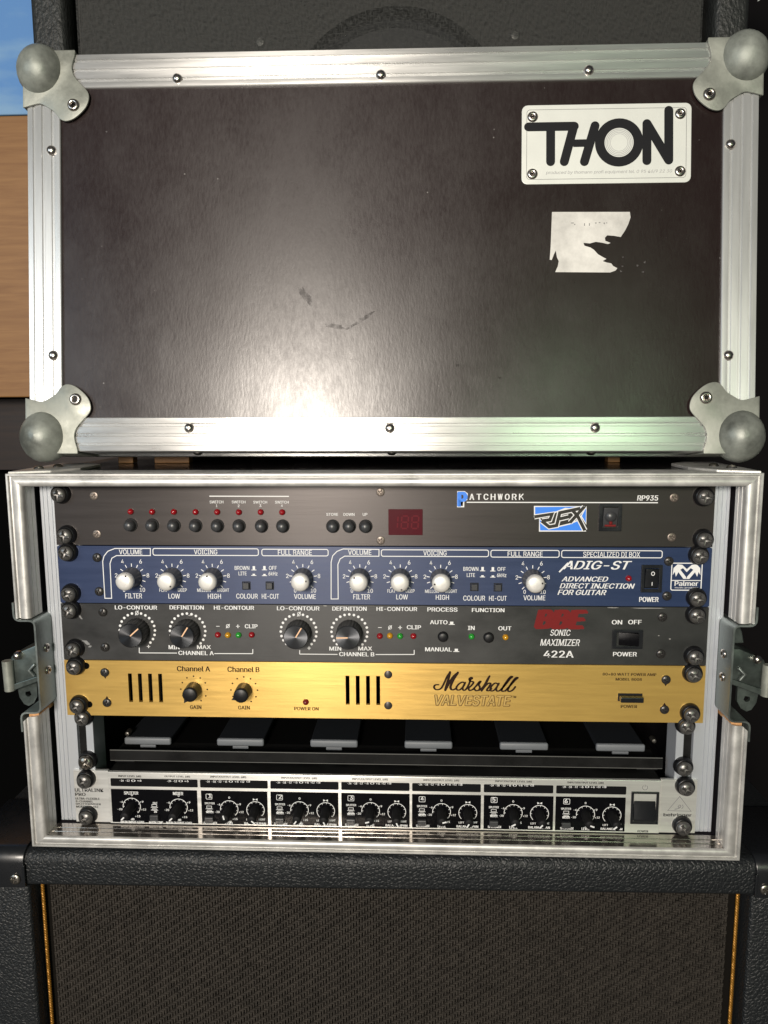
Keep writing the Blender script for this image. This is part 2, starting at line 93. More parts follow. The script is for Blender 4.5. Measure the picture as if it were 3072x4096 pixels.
'u6_txt':[('SPLITTER',-194.4,-240.4,11.1,2.5,0.0,1.0),('MIXER',-157.3,-240.1,7.8,2.5,0.0,1.0),('MAIN INPUT LEVEL',-194.3,-264.7,19.0,2.1,0.0,0.0),('MAIN LINK',-175.7,-264.6,10.8,2.1,0.0,0.0),('MAIN OUTPUT LEVEL',-157.2,-264.6,20.8,2.0,0.0,0.0),('OUT',-175.8,-248.4,3.5,1.7,0.0,0.0),('IN',-175.9,-255.6,2.2,1.7,0.0,0.0),('1',-132.3,-241.5,2.2,3.4,0.0,1.0),('SPLITTER',-132.7,-247.8,7.7,1.6,0.0,0.0),('MIXER',-132.8,-255.1,5.6,1.6,0.0,0.0),('SPLIT/MIX',-132.7,-264.2,10.5,2.2,0.0,0.0),('LEVEL',-117.7,-264.2,6.3,2.2,0.0,0.0),('BALANCE/PAN',-97.5,-264.0,16.9,2.2,0.0,0.0),('2',-77.3,-241.3,2.2,3.3,0.0,1.0),('SPLITTER',-77.6,-247.6,7.7,1.7,0.0,0.0),('MIXER',-77.7,-254.9,5.5,1.7,0.0,0.0),('SPLIT/MIX',-77.4,-263.9,10.4,2.2,0.0,0.0),('LEVEL',-62.5,-263.9,6.2,2.2,0.0,0.0),('BALANCE/PAN',-42.5,-263.8,16.7,2.1,0.0,0.0),('3',-22.1,-241.1,2.1,3.3,0.0,1.0),('SPLITTER',-22.4,-247.2,7.7,1.7,0.0,0.0),('MIXER',-22.4,-254.6,5.5,1.7,0.0,0.0),('SPLIT/MIX',-22.0,-263.6,10.3,2.2,0.0,0.0),('LEVEL',-7.2,-263.6,6.2,2.1,0.0,0.0),('BALANCE/PAN',12.6,-263.5,16.6,2.2,0.0,0.0),('4',32.5,-240.9,2.1,3.3,0.0,1.0),('SPLITTER',32.3,-247.1,7.6,1.7,0.0,0.0),('MIXER',32.5,-254.4,5.5,1.7,0.0,0.0),('SPLIT/MIX',33.0,-263.4,10.3,2.2,0.0,0.0),('LEVEL',47.6,-263.4,6.2,2.1,0.0,0.0),('BALANCE/PAN',67.2,-263.2,16.4,2.2,0.0,0.0),('5',87.2,-240.7,2.1,3.2,0.0,1.0),('SPLITTER',87.2,-246.9,7.5,1.7,0.0,0.0),('MIXER',87.4,-254.1,5.4,1.7,0.0,0.0),('SPLIT/MIX',88.0,-263.1,10.2,2.1,0.0,0.0),('LEVEL',102.5,-263.1,6.2,2.2,0.0,0.0),('BALANCE/PAN',121.9,-262.9,16.3,2.2,0.0,0.0),('6',141.9,-240.9,2.1,3.3,0.0,1.0),('SPLITTER',142.0,-247.1,7.4,1.6,0.0,0.0),('MIXER',142.3,-254.2,5.4,1.7,0.0,0.0),('SPLIT/MIX',143.1,-263.2,10.1,2.2,0.0,0.0),('LEVEL',157.4,-263.2,6.1,2.2,0.0,0.0),('BALANCE/PAN',176.8,-263.0,16.2,2.1,0.0,0.0),('0',-193.9,-242.0,1.2,1.7,0.0,0.0),('-6',-202.4,-247.8,2.3,1.6,0.0,0.0),('+9',-186.4,-247.5,2.8,1.6,0.0,0.0),('-20',-203.9,-254.0,3.7,1.6,0.0,0.0),('+12',-185.1,-253.9,3.7,1.6,0.0,0.0),('+15',-190.1,-259.6,4.0,1.7,0.0,0.0),('dB',-194.2,-262.2,2.5,1.7,0.0,0.0),('0',-156.9,-241.9,1.2,1.7,0.0,0.0),('-6',-165.3,-247.8,2.3,1.7,0.0,0.0),('+9',-149.4,-247.4,2.8,1.7,0.0,0.0),('-20',-166.8,-253.9,3.6,1.7,0.0,0.0),('+12',-147.9,-253.9,3.7,1.7,0.0,0.0),('+15',-152.9,-259.6,3.9,1.6,0.0,0.0),('dB',-157.0,-262.1,2.4,1.7,0.0,0.0),('0',-117.2,-242.8,1.2,1.7,0.0,0.0),('-6',-125.6,-248.6,2.3,1.7,0.0,0.0),('+9',-109.7,-248.2,2.8,1.7,0.0,0.0),('-20',-127.0,-254.8,3.7,1.7,0.0,0.0),('+12',-108.2,-254.6,3.7,1.7,0.0,0.0),('+15',-113.2,-260.4,3.9,1.7,0.0,0.0),('dB',-117.1,-262.9,2.4,1.6,0.0,0.0),('0',-62.3,-242.5,1.2,1.7,0.0,0.0),('-6',-70.6,-248.3,2.3,1.6,0.0,0.0),('+9',-54.8,-248.0,2.8,1.6,0.0,0.0),('-20',-71.8,-254.4,3.6,1.7,0.0,0.0),('+12',-53.3,-254.4,3.6,1.7,0.0,0.0),('+15',-58.1,-260.1,3.8,1.7,0.0,0.0),('dB',-62.0,-262.6,2.4,1.6,0.0,0.0),('0',-7.3,-242.3,1.2,1.6,0.0,0.0),('-6',-15.3,-248.0,2.3,1.7,0.0,0.0),('+9',0.2,-247.8,2.7,1.7,0.0,0.0),('-20',-16.6,-254.1,3.6,1.7,0.0,0.0),('+12',1.9,-254.1,3.5,1.7,0.0,0.0),('+15',-2.9,-259.8,3.9,1.7,0.0,0.0),('dB',-6.7,-262.2,2.4,1.7,0.0,0.0),('0',47.2,-242.2,1.2,1.6,0.0,0.0),('-6',39.2,-247.9,2.3,1.6,0.0,0.0),('+9',54.8,-247.6,2.7,1.6,0.0,0.0),('-20',38.1,-254.0,3.5,1.6,0.0,0.0),('+12',56.4,-253.9,3.6,1.6,0.0,0.0),('+15',51.8,-259.6,3.8,1.6,0.0,0.0),('dB',48.0,-262.1,2.3,1.7,0.0,0.0),('0',101.9,-241.9,1.2,1.6,0.0,0.0),('-6',94.1,-247.6,2.3,1.6,0.0,0.0),('+9',109.4,-247.4,2.7,1.6,0.0,0.0),('-20',93.0,-253.7,3.5,1.6,0.0,0.0),('+12',111.2,-253.6,3.5,1.6,0.0,0.0),('+15',106.7,-259.2,3.7,1.7,0.0,0.0),('dB',102.9,-261.8,2.3,1.7,0.0,0.0),('0',156.6,-242.2,1.1,1.6,0.0,0.0),('-6',148.9,-247.9,2.2,1.7,0.0,0.0),('+9',164.2,-247.6,2.7,1.7,0.0,0.0),('-20',147.9,-253.9,3.5,1.6,0.0,0.0),('+12',165.8,-253.8,3.5,1.6,0.0,0.0),('+15',161.6,-259.4,3.7,1.7,0.0,0.0),('dB',157.8,-261.9,2.3,1.6,0.0,0.0),('LEFT',-102.2,-260.6,4.1,1.6,0.0,0.0),('RIGHT',-92.0,-260.4,4.9,1.6,0.0,0.0),('LEFT',-47.2,-260.4,4.1,1.5,0.0,0.0),('RIGHT',-37.1,-260.1,4.8,1.5,0.0,0.0),('LEFT',8.1,-260.1,4.1,1.5,0.0,0.0),('RIGHT',17.9,-259.9,4.8,1.5,0.0,0.0),('LEFT',62.6,-259.9,4.0,1.5,0.0,0.0),('RIGHT',72.4,-259.6,4.7,1.5,0.0,0.0),('LEFT',117.4,-259.6,4.0,1.5,0.0,0.0),('RIGHT',127.2,-259.4,4.7,1.5,0.0,0.0),('LEFT',172.1,-259.8,3.9,1.5,0.0,0.0),('RIGHT',181.8,-259.6,4.6,1.5,0.0,0.0),('-24',-201.3,-230.2,3.2,1.6,0.0,0.0),('-24',-163.8,-229.9,3.2,1.7,0.0,0.0),('-12',-196.7,-230.1,3.2,1.7,0.0,0.0),('-12',-159.3,-229.9,3.2,1.7,0.0,0.0),('0',-192.1,-230.1,3.1,1.7,0.0,0.0),('0',-154.8,-229.8,3.2,1.6,0.0,0.0),('+6',-187.4,-229.9,3.2,1.7,0.0,0.0),('+6',-150.3,-229.7,3.2,1.6,0.0,0.0),('-24',-133.4,-229.8,3.0,1.6,0.0,0.0),('-18',-128.9,-229.8,3.0,1.7,0.0,0.0),('-12',-124.5,-229.6,3.1,1.7,0.0,0.0),('-6',-120.0,-229.6,3.0,1.7,0.0,0.0),('0',-115.5,-229.5,3.0,1.6,0.0,0.0),('+6',-111.0,-229.4,3.0,1.6,0.0,0.0),('+12',-106.6,-229.4,3.0,1.7,0.0,0.0),('+18',-102.1,-229.2,3.0,1.7,0.0,0.0),('-24',-78.5,-229.6,3.0,1.6,0.0,0.0),('-18',-74.1,-229.6,3.0,1.7,0.0,0.0),('-12',-69.7,-229.4,3.0,1.7,0.0,0.0),('-6',-65.2,-229.4,3.0,1.6,0.0,0.0),('0',-60.8,-229.3,3.0,1.6,0.0,0.0),('+6',-56.4,-229.2,3.0,1.7,0.0,0.0),('+12',-51.9,-229.1,3.0,1.7,0.0,0.0),('+18',-47.5,-229.1,3.0,1.6,0.0,0.0),('-24',-23.5,-229.4,3.0,1.7,0.0,0.0),('-18',-19.1,-229.4,3.0,1.7,0.0,0.0),('-12',-14.7,-229.3,3.0,1.6,0.0,0.0),('-6',-10.3,-229.2,3.0,1.6,0.0,0.0),('0',-5.9,-229.1,3.0,1.6,0.0,0.0),('+6',-1.5,-229.1,3.0,1.7,0.0,0.0),('+12',2.8,-229.0,2.9,1.6,0.0,0.0),('+18',7.2,-228.9,2.9,1.6,0.0,0.0),('-24',30.9,-229.4,3.0,1.6,0.0,0.0),('-18',35.3,-229.3,3.0,1.6,0.0,0.0),('-12',39.7,-229.2,2.9,1.6,0.0,0.0),('-6',44.0,-229.1,2.9,1.7,0.0,0.0),('0',48.4,-229.1,3.0,1.6,0.0,0.0),('+6',52.8,-229.0,2.9,1.6,0.0,0.0),('+12',57.1,-228.9,3.0,1.6,0.0,0.0),('+18',61.5,-228.9,2.9,1.7,0.0,0.0),('-24',85.5,-229.2,2.9,1.6,0.0,0.0),('-18',89.8,-229.1,2.9,1.6,0.0,0.0),('-12',94.2,-229.1,3.0,1.6,0.0,0.0),('-6',98.5,-228.9,2.9,1.7,0.0,0.0),('0',102.8,-228.9,2.9,1.6,0.0,0.0),('+6',107.2,-228.8,2.9,1.6,0.0,0.0),('+12',111.5,-228.7,3.0,1.6,0.0,0.0),('+18',115.8,-228.6,2.9,1.7,0.0,0.0),('-24',140.1,-229.4,2.9,1.6,0.0,0.0),('-18',144.4,-229.4,2.9,1.6,0.0,0.0),('-12',148.8,-229.3,2.9,1.6,0.0,0.0),('-6',153.1,-229.2,2.9,1.7,0.0,0.0),('0',157.4,-229.1,2.9,1.6,0.0,0.0),('+6',161.6,-229.1,2.9,1.6,0.0,0.0),('+12',165.9,-229.0,2.9,1.6,0.0,0.0),('+18',170.2,-228.9,2.9,1.7,0.0,0.0)],
'u6_knob':[[-194.4,-251.5],[-157.3,-251.5],[-117.5,-252.2],[-96.9,-252.6],[-62.5,-252.0],[-42.1,-252.4],[-7.3,-251.7],[12.9,-252.1],[47.3,-251.5],[67.4,-251.9],[102.0,-251.3],[122.0,-251.6],[156.8,-251.5],[176.7,-251.8]],
'u6_btn':[[-176.5,-259.8],[-133.2,-260.8],[-78.0,-260.5],[-22.6,-260.2],[32.2,-260.0],[87.2,-259.6],[142.2,-259.8]],
'u6_sw':[190.6,-232.2,211.4,-258.3],
'u6_pow':[200.7,-229.0],
'u6_tri':[[227.5,-236.5],[236.5,-248.4],[219.0,-248.1]],
'lid_riv':[[-153.4,272.6],[-4.3,272.5],[145.1,273.0],[-247.4,221.8],[-247.2,71.2],[245.8,219.0],[246.1,68.9],[-145.6,17.3],[2.8,17.0],[151.6,17.1]],
'badge':[[97.8,249.2],[218.5,250.0],[218.7,193.2],[97.6,192.9]],
'badge_riv':[[105.5,241.3],[210.7,241.8],[105.5,200.4],[210.9,201.0]],
'thon':[[[102.5,234.1],[135.3,234.1]],[[118.4,232.1],[118.5,209.0]],[[134.9,233.9],[128.3,208.9]],[[150.1,234.2],[142.7,208.7]],[[134.6,221.9],[147.4,222.0]],[[187.0,235.1],[187.2,208.8]],[[187.0,235.1],[202.7,209.0]],[[202.4,244.3],[202.7,209.0]]],
'thon_O':[[167.3,222.0],[183.6,221.8],[178.0,221.9]],
'badge_txt':[[115.2,200.7],[205.2,201.3]],
'stk':[[119.9,173.3],[175.7,172.7],[176.2,168.8],[174.6,163.9],[172.5,159.6],[169.3,154.8],[164.5,155.7],[159.6,156.1],[158.0,154.4],[158.3,152.2],[162.1,150.6],[160.2,149.8],[155.8,150.9],[151.5,151.5],[147.2,150.4],[142.6,150.9],[143.4,148.8],[147.8,147.4],[150.2,145.8],[153.2,142.5],[157.0,140.3],[159.2,139.2],[156.5,137.6],[159.7,136.5],[162.7,135.9],[164.1,134.0],[167.1,132.4],[165.7,130.7],[162.0,129.4],[122.5,130.0],[124.3,134.1],[125.0,137.9],[123.7,140.6],[122.8,145.5],[121.5,142.8],[119.9,138.7],[118.5,139.0],[119.1,148.3]],
'stk_bits':[[171.1,140.4],[170.6,133.9],[169.5,130.2],[181.4,134.2],[186.7,136.5],[185.7,129.7]],
'stk_ink':[[134.6,165.2,20,6],[136.3,164.1,8,8],[143.3,164.0,6,18],[146.8,164.0,6,18],[151.4,165.0,12,7],[154.1,165.3,12,6],[157.4,164.7,8,12],[159.2,165.0,8,6]],
}

# ------------------------------------------------------------------ materials
def mat(name, col, rough=0.5, metal=0.0, spec=0.5, var=0.0, vscale=40.0, rvar=0.0, bump=None, coat=0.0, stretch=(1, 1, 1), emit=None, var2=None, aniso=None):
    m = bpy.data.materials.new(name); m.use_nodes = True
    nt = m.node_tree; N = nt.nodes; L = nt.links
    b = N['Principled BSDF']
    b.inputs['Base Color'].default_value = (*col, 1); b.inputs['Roughness'].default_value = rough
    b.inputs['Metallic'].default_value = metal; b.inputs['Specular IOR Level'].default_value = spec
    b.inputs['Coat Weight'].default_value = coat; b.inputs['Coat Roughness'].default_value = 0.36 if name == 'phenolic plywood' else 0.15
    if emit: b.inputs['Emission Color'].default_value = (*emit[:3], 1); b.inputs['Emission Strength'].default_value = emit[3]
    if aniso:                                # brushed or extruded metal: highlights run across the grain
        cv = N.new('ShaderNodeCombineXYZ')
        for i in range(3): cv.inputs[i].default_value = aniso[1][i]
        b.inputs['Anisotropic'].default_value = aniso[0]; L.new(cv.outputs[0], b.inputs['Tangent'])
    tc = N.new('ShaderNodeTexCoord'); mp = N.new('ShaderNodeMapping')
    mp.inputs['Scale'].default_value = stretch
    L.new(tc.outputs['Object'], mp.inputs['Vector'])
    if var or rvar:
        n = N.new('ShaderNodeTexNoise'); n.inputs['Scale'].default_value = vscale; n.inputs['Detail'].default_value = 6; n.inputs['Roughness'].default_value = 0.65
        L.new(mp.outputs[0], n.inputs['Vector'])
        if var:
            r = N.new('ShaderNodeValToRGB'); r.color_ramp.elements[0].position = 0.3; r.color_ramp.elements[1].position = 0.7
            c2 = var2 or tuple(min(1, c*(1+var)) for c in col)
            r.color_ramp.elements[0].color = (*[c*(1-var) for c in col], 1); r.color_ramp.elements[1].color = (*c2, 1)
            L.new(n.outputs['Fac'], r.inputs[0]); L.new(r.outputs[0], b.inputs['Base Color'])
        if rvar:
            q = N.new('ShaderNodeMapRange'); q.inputs['From Min'].default_value = 0.3; q.inputs['From Max'].default_value = 0.7
            q.inputs['To Min'].default_value = max(0.02, rough-rvar); q.inputs['To Max'].default_value = rough+rvar
            L.new(n.outputs['Fac'], q.inputs['Value']); L.new(q.outputs[0], b.inputs['Roughness'])
    if bump:
        kind, sc, strength, dist, st = bump
        mp2 = N.new('ShaderNodeMapping'); mp2.inputs['Scale'].default_value = st
        L.new(tc.outputs['Object'], mp2.inputs['Vector'])
        if kind == 'noise':
            t = N.new('ShaderNodeTexNoise'); t.inputs['Scale'].default_value = sc; t.inputs['Detail'].default_value = 4; out = t.outputs['Fac']
        else:
            t = N.new('ShaderNodeTexVoronoi'); t.inputs['Scale'].default_value = sc; t.feature = 'DISTANCE_TO_EDGE'
            out = t.outputs['Distance']
        if kind == 'tolex':
            nz = N.new('ShaderNodeTexNoise'); nz.inputs['Scale'].default_value = sc*0.6; nz.inputs['Detail'].default_value = 3
            L.new(mp2.outputs[0], nz.inputs['Vector'])
            mx = N.new('ShaderNodeMix'); mx.data_type = 'VECTOR'; mx.inputs['Factor'].default_value = 0.003
            L.new(mp2.outputs[0], mx.inputs[4]); L.new(nz.outputs['Color'], mx.inputs[5]); L.new(mx.outputs[1], t.inputs['Vector'])
            rp = N.new('ShaderNodeMapRange'); rp.inputs['From Max'].default_value = 0.28; rp.interpolation_type = 'SMOOTHSTEP'
            L.new(out, rp.inputs['Value']); out = rp.outputs[0]
        else:
            L.new(mp2.outputs[0], t.inputs['Vector'])
        bp = N.new('ShaderNodeBump'); bp.inputs['Strength'].default_value = strength; bp.inputs['Distance'].default_value = dist
        L.new(out, bp.inputs['Height']); L.new(bp.outputs[0], b.inputs['Normal'])
    return m

MT = {}
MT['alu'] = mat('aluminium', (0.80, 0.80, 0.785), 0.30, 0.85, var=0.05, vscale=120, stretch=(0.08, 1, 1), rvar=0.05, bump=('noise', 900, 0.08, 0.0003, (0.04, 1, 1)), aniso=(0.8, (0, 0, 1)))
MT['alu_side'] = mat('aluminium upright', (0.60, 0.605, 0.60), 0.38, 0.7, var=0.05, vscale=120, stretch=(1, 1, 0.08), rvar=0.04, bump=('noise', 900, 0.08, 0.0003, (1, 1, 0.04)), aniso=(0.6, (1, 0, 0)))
MT['alu_case'] = mat('worn aluminium', (0.56, 0.55, 0.53), 0.42, 0.55, var=0.20, vscale=55, rvar=0.10)
MT['alu_floor'] = mat('polished worn aluminium', (0.40, 0.365, 0.33), 0.17, 0.9, var=0.2, vscale=70, rvar=0.05)
MT['rail'] = mat('rail aluminium', (0.50, 0.525, 0.565), 0.46, 0.5, var=0.04, vscale=30, stretch=(1, 1, 0.1), rvar=0.05)
MT['zinc'] = mat('dull zinc', (0.265, 0.275, 0.243), 0.48, 0.35, var=0.20, vscale=50, rvar=0.14, bump=('noise', 300, 0.12, 0.001, (1, 1, 1)))
MT['ball'] = mat('scuffed zinc ball', (0.235, 0.25, 0.225), 0.48, 0.32, var=0.55, vscale=30, rvar=0.18, bump=('noise', 140, 0.25, 0.001, (1, 1, 1)))
MT['rivet'] = mat('rivet steel', (0.55, 0.50, 0.46), 0.26, 1.0)
MT['steel'] = mat('galvanised steel', (0.235, 0.265, 0.255), 0.38, 0.8, var=0.3, vscale=40, rvar=0.12)
MT['phenolic_in'] = mat('phenolic inner', (0.018, 0.016, 0.020), 0.45, 0, 0.4, var=0.3, vscale=30)
MT['phenolic_top'] = mat('phenolic top', (0.014, 0.012, 0.013), 0.20, 0, 0.5, var=0.3, vscale=30, rvar=0.06)
MT['ply'] = mat('plywood edge', (0.50, 0.26, 0.11), 0.7, var=0.35, vscale=300)
MT['tolex'] = mat('black tolex', (0.010, 0.0115, 0.013), 0.46, 0, 0.36, bump=('tolex', 350, 0.45, 0.0008, (1, 1, 1)))
MT['tolex2'] = mat('black tolex rough', (0.015, 0.0165, 0.016), 0.5, 0, 0.45, var=0.3, vscale=90, bump=('noise', 420, 0.9, 0.0015, (1, 1, 0.55)))
MT['grille'] = mat('woven grille', (0.033, 0.028, 0.0235), 0.5, 0, 0.4, var=0.4, vscale=200)
MT['grille_back'] = mat('grille backing', (0.006, 0.005, 0.004), 0.9, 0, 0.1)
MT['piping'] = mat('gold piping', (0.32, 0.15, 0.02), 0.36, 0.5, bump=('noise', 1500, 0.3, 0.0003, (1, 1, 1)))
MT['plastic'] = mat('black plastic', (0.010, 0.011, 0.013), 0.28, 0, 0.5, rvar=0.1, vscale=60)
MT['black'] = mat('black matte', (0.007, 0.007, 0.008), 0.65, 0, 0.3)
MT['void'] = mat('painted dark hollow', (0.002, 0.002, 0.002), 0.9, 0, 0.05)  # near-black colour stands for the darkness inside openings and hollows
MT['screw'] = mat('black oxide screw', (0.15, 0.145, 0.14), 0.36, 0.7, rvar=0.08, vscale=200)
MT['screw_b'] = mat('bare steel screw', (0.28, 0.26, 0.23), 0.28, 0.95)
MT['washer'] = mat('black plastic washer', (0.006, 0.006, 0.007), 0.35)
MT['fscrew'] = mat('small grey screw', (0.17, 0.14, 0.12), 0.38, 0.6)
MT['brown'] = mat('anodised dark panel', (0.051, 0.044, 0.042), 0.36, 0.5, 0.5, var=0.03, vscale=200, stretch=(0.05, 1, 1), rvar=0.03, bump=('noise', 1400, 0.08, 0.0003, (0.03, 1, 1)), aniso=(0.6, (0, 0, 1)))
MT['blue'] = mat('blue panel', (0.020, 0.035, 0.092), 0.42, 0.15, 0.5, var=0.08, vscale=220, stretch=(0.06, 1, 1), rvar=0.04, bump=('noise', 1300, 0.08, 0.0003, (0.05, 1, 1)), aniso=(0.6, (0, 0, 1)))
MT['char'] = mat('charcoal panel', (0.034, 0.034, 0.034), 0.42, 0.25, 0.5, var=0.22, vscale=35, stretch=(0.6, 1, 1), rvar=0.09, bump=('noise', 1400, 0.12, 0.0003, (0.05, 1, 1)), aniso=(0.6, (0, 0, 1)))
MT['gold'] = mat('gold panel', (0.74, 0.475, 0.135), 0.33, 0.65, 0.5, var=0.025, vscale=500, stretch=(0.06, 1, 1), rvar=0.04, bump=('noise', 1500, 0.12, 0.0003, (0.03, 1, 1)), aniso=(0.65, (0, 0, 1)))
MT['silver'] = mat('brushed silver panel', (0.78, 0.77, 0.74), 0.34, 0.65, 0.5, var=0.08, vscale=220, stretch=(0.05, 1, 1), rvar=0.07, bump=('noise', 1500, 0.14, 0.0003, (0.03, 1, 1)), aniso=(0.75, (0, 0, 1)))
MT['gloss'] = mat('gloss black print', (0.003, 0.003, 0.004), 0.2, 0, 0.16)
MT['strip'] = mat('smoked strip', (0.007, 0.007, 0.008), 0.28, 0, 0.2)
MT['white'] = mat('white print', (0.72, 0.72, 0.72), 0.55)
MT['grey_p'] = mat('grey print', (0.36, 0.36, 0.36), 0.55)
MT['dim'] = mat('dim print', (0.20, 0.20, 0.20), 0.55)
MT['ink'] = mat('black print', (0.010, 0.010, 0.012), 0.6, 0, 0.2)
MT['brownink'] = mat('dark brown print', (0.020, 0.009, 0.005), 0.7, 0, 0.15)
MT['goldink'] = mat('gold outline print', (0.16, 0.085, 0.012), 0.5)
MT['goldlet'] = mat('pale gold print', (0.66, 0.45, 0.15), 0.42, 0.6)
MT['red'] = mat('red print', (0.155, 0.011, 0.011), 0.7, 0, 0.2)
MT['bluep'] = mat('bright blue print', (0.025, 0.20, 0.78), 0.5)
MT['led_r'] = mat('red lens', (0.26, 0.006, 0.010), 0.12, 0, 0.6, coat=0.6)
MT['led_y'] = mat('amber lens', (0.50, 0.24, 0.010), 0.10, 0, 0.6, coat=0.6)
MT['led_g'] = mat('green lens', (0.02, 0.27, 0.03), 0.10, 0, 0.6, coat=0.6)
MT['led_d'] = mat('dark red lens', (0.15, 0.010, 0.010), 0.15, 0, 0.6)
MT['disp'] = mat('red display window', (0.062, 0.002, 0.007), 0.3, 0, 0.12)
MT['seg'] = mat('unlit display segment', (0.11, 0.007, 0.013), 0.5, 0, 0.12)
MT['knob_s'] = mat('silver knob cap', (0.74, 0.72, 0.69), 0.42, 0.35, rvar=0.06, vscale=200)
MT['knob_g'] = mat('grey knob body', (0.085, 0.085, 0.092), 0.42)
MT['knob_b'] = mat('black knob', (0.008, 0.008, 0.009), 0.42, 0, 0.4)
MT['knob_t'] = mat('turned black aluminium cap', (0.085, 0.088, 0.095), 0.30, 0.9, 0.5, bump=None)
MT['knob_k'] = mat('matte black knob', (0.005, 0.005, 0.006), 0.62, 0, 0.22)
MT['steel_d'] = mat('dark galvanised steel', (0.10, 0.12, 0.113), 0.40, 0.8, var=0.35, vscale=45, rvar=0.14)
MT['screw_p'] = mat('small black screw', (0.055, 0.052, 0.050), 0.32, 0.6)
MT['bolt'] = mat('dull bolt', (0.20, 0.20, 0.19), 0.5, 0.5)
MT['cream'] = mat('cream pointer', (0.80, 0.50, 0.30), 0.5)
MT['button'] = mat('charcoal button', (0.040, 0.041, 0.044), 0.34)
MT['badge'] = mat('badge white aluminium', (0.76, 0.77, 0.73), 0.40, 0.25, rvar=0.05)
MT['label'] = mat('torn paper label', (0.60, 0.585, 0.555), 0.8, var=0.28, vscale=38, bump=('noise', 500, 0.3, 0.0006, (1, 1, 1)))
MT['pad'] = mat('grey rubber pedal', (0.15, 0.16, 0.175), 0.5)
MT['padtop'] = mat('dark pedal top', (0.010, 0.012, 0.0155), 0.75, 0, 0.16)
MT['chassis'] = mat('black painted steel', (0.008, 0.008, 0.008), 0.55, 0.0, 0.14, var=0.5, vscale=50, rvar=0.12)
MT['cloth'] = None
MT['backdrop'] = mat('dark wall', (0.012, 0.011, 0.012), 0.9, 0, 0.1)
MT['floor'] = mat('dark floor', (0.03, 0.025, 0.02), 0.6, var=0.3, vscale=8)
MT['paper'] = mat('white paper', (0.62, 0.66, 0.64), 0.8)

def phenolic():
    m = bpy.data.materials.new('dusty phenolic plywood'); m.use_nodes = True; nt = m.node_tree; N = nt.nodes; L = nt.links; p = N['Principled BSDF']
    tc = N.new('ShaderNodeTexCoord')
    def nz(scale, st, detail=6, rough=0.6):
        mp = N.new('ShaderNodeMapping'); mp.inputs['Scale'].default_value = st; L.new(tc.outputs['Object'], mp.inputs['Vector'])
        n = N.new('ShaderNodeTexNoise'); n.inputs['Scale'].default_value = scale; n.inputs['Detail'].default_value = detail; n.inputs['Roughness'].default_value = rough
        L.new(mp.outputs[0], n.inputs['Vector']); return n.outputs['Fac']
    def mr(v, a, b, c, d):
        q = N.new('ShaderNodeMapRange'); q.inputs['From Min'].default_value = a; q.inputs['From Max'].default_value = b; q.inputs['To Min'].default_value = c; q.inputs['To Max'].default_value = d
        L.new(v, q.inputs['Value']); return q.outputs[0]
    def mth(op, a, b):
        q = N.new('ShaderNodeMath'); q.operation = op
        for i, v in enumerate((a, b)):
            if isinstance(v, float): q.inputs[i].default_value = v
            else: L.new(v, q.inputs[i])
        return q.outputs[0]
    smudge = nz(11, (1, 1, 0.8), 9, 0.68); fine = nz(560, (1, 1, 0.34), 5); haze = nz(26, (1, 1, 0.45), 8, 0.7)
    L.new(mth('ADD', mr(smudge, 0.36, 0.64, 0.315, 0.395), mr(fine, 0.3, 0.7, -0.05, 0.05)), p.inputs['Roughness'])
    mx = N.new('ShaderNodeMix'); mx.data_type = 'RGBA'; mx.inputs[6].default_value = (0.0125, 0.0056, 0.0058, 1); mx.inputs[7].default_value = (0.040, 0.032, 0.031, 1)
    L.new(mr(haze, 0.45, 0.80, 0.0, 0.30), mx.inputs[0])
    vo = N.new('ShaderNodeTexVoronoi'); vo.inputs['Scale'].default_value = 95; L.new(tc.outputs['Object'], vo.inputs['Vector'])
    sp = mth('MULTIPLY', mr(vo.outputs['Distance'], 0.07, 0.03, 0.0, 1.0), mr(nz(60, (1, 1, 1), 1), 0.60, 0.66, 0.0, 0.8))
    m2 = N.new('ShaderNodeMix'); m2.data_type = 'RGBA'; m2.inputs[7].default_value = (0.30, 0.28, 0.27, 1); L.new(mx.outputs[2], m2.inputs[6]); L.new(sp, m2.inputs[0])
    L.new(m2.outputs[2], p.inputs['Base Color'])
    p.inputs['Specular IOR Level'].default_value = 0.36; p.inputs['Anisotropic'].default_value = 0.55
    cv = N.new('ShaderNodeCombineXYZ'); cv.inputs[2].default_value = 1.0; L.new(cv.outputs[0], p.inputs['Tangent'])
    L.new(mr(nz(17, (1, 1, 0.6), 7, 0.7), 0.38, 0.62, 0.36, 0.62), p.inputs['Coat Weight'])
    L.new(mr(smudge, 0.4, 0.6, 0.23, 0.29), p.inputs['Coat Roughness'])
    bp = N.new('ShaderNodeBump'); bp.inputs['Strength'].default_value = 0.095; bp.inputs['Distance'].default_value = 0.0005
    L.new(fine, bp.inputs['Height']); L.new(bp.outputs[0], p.inputs['Normal']); L.new(bp.outputs[0], p.inputs['Coat Normal'])
    return m
MT['phenolic'] = phenolic()

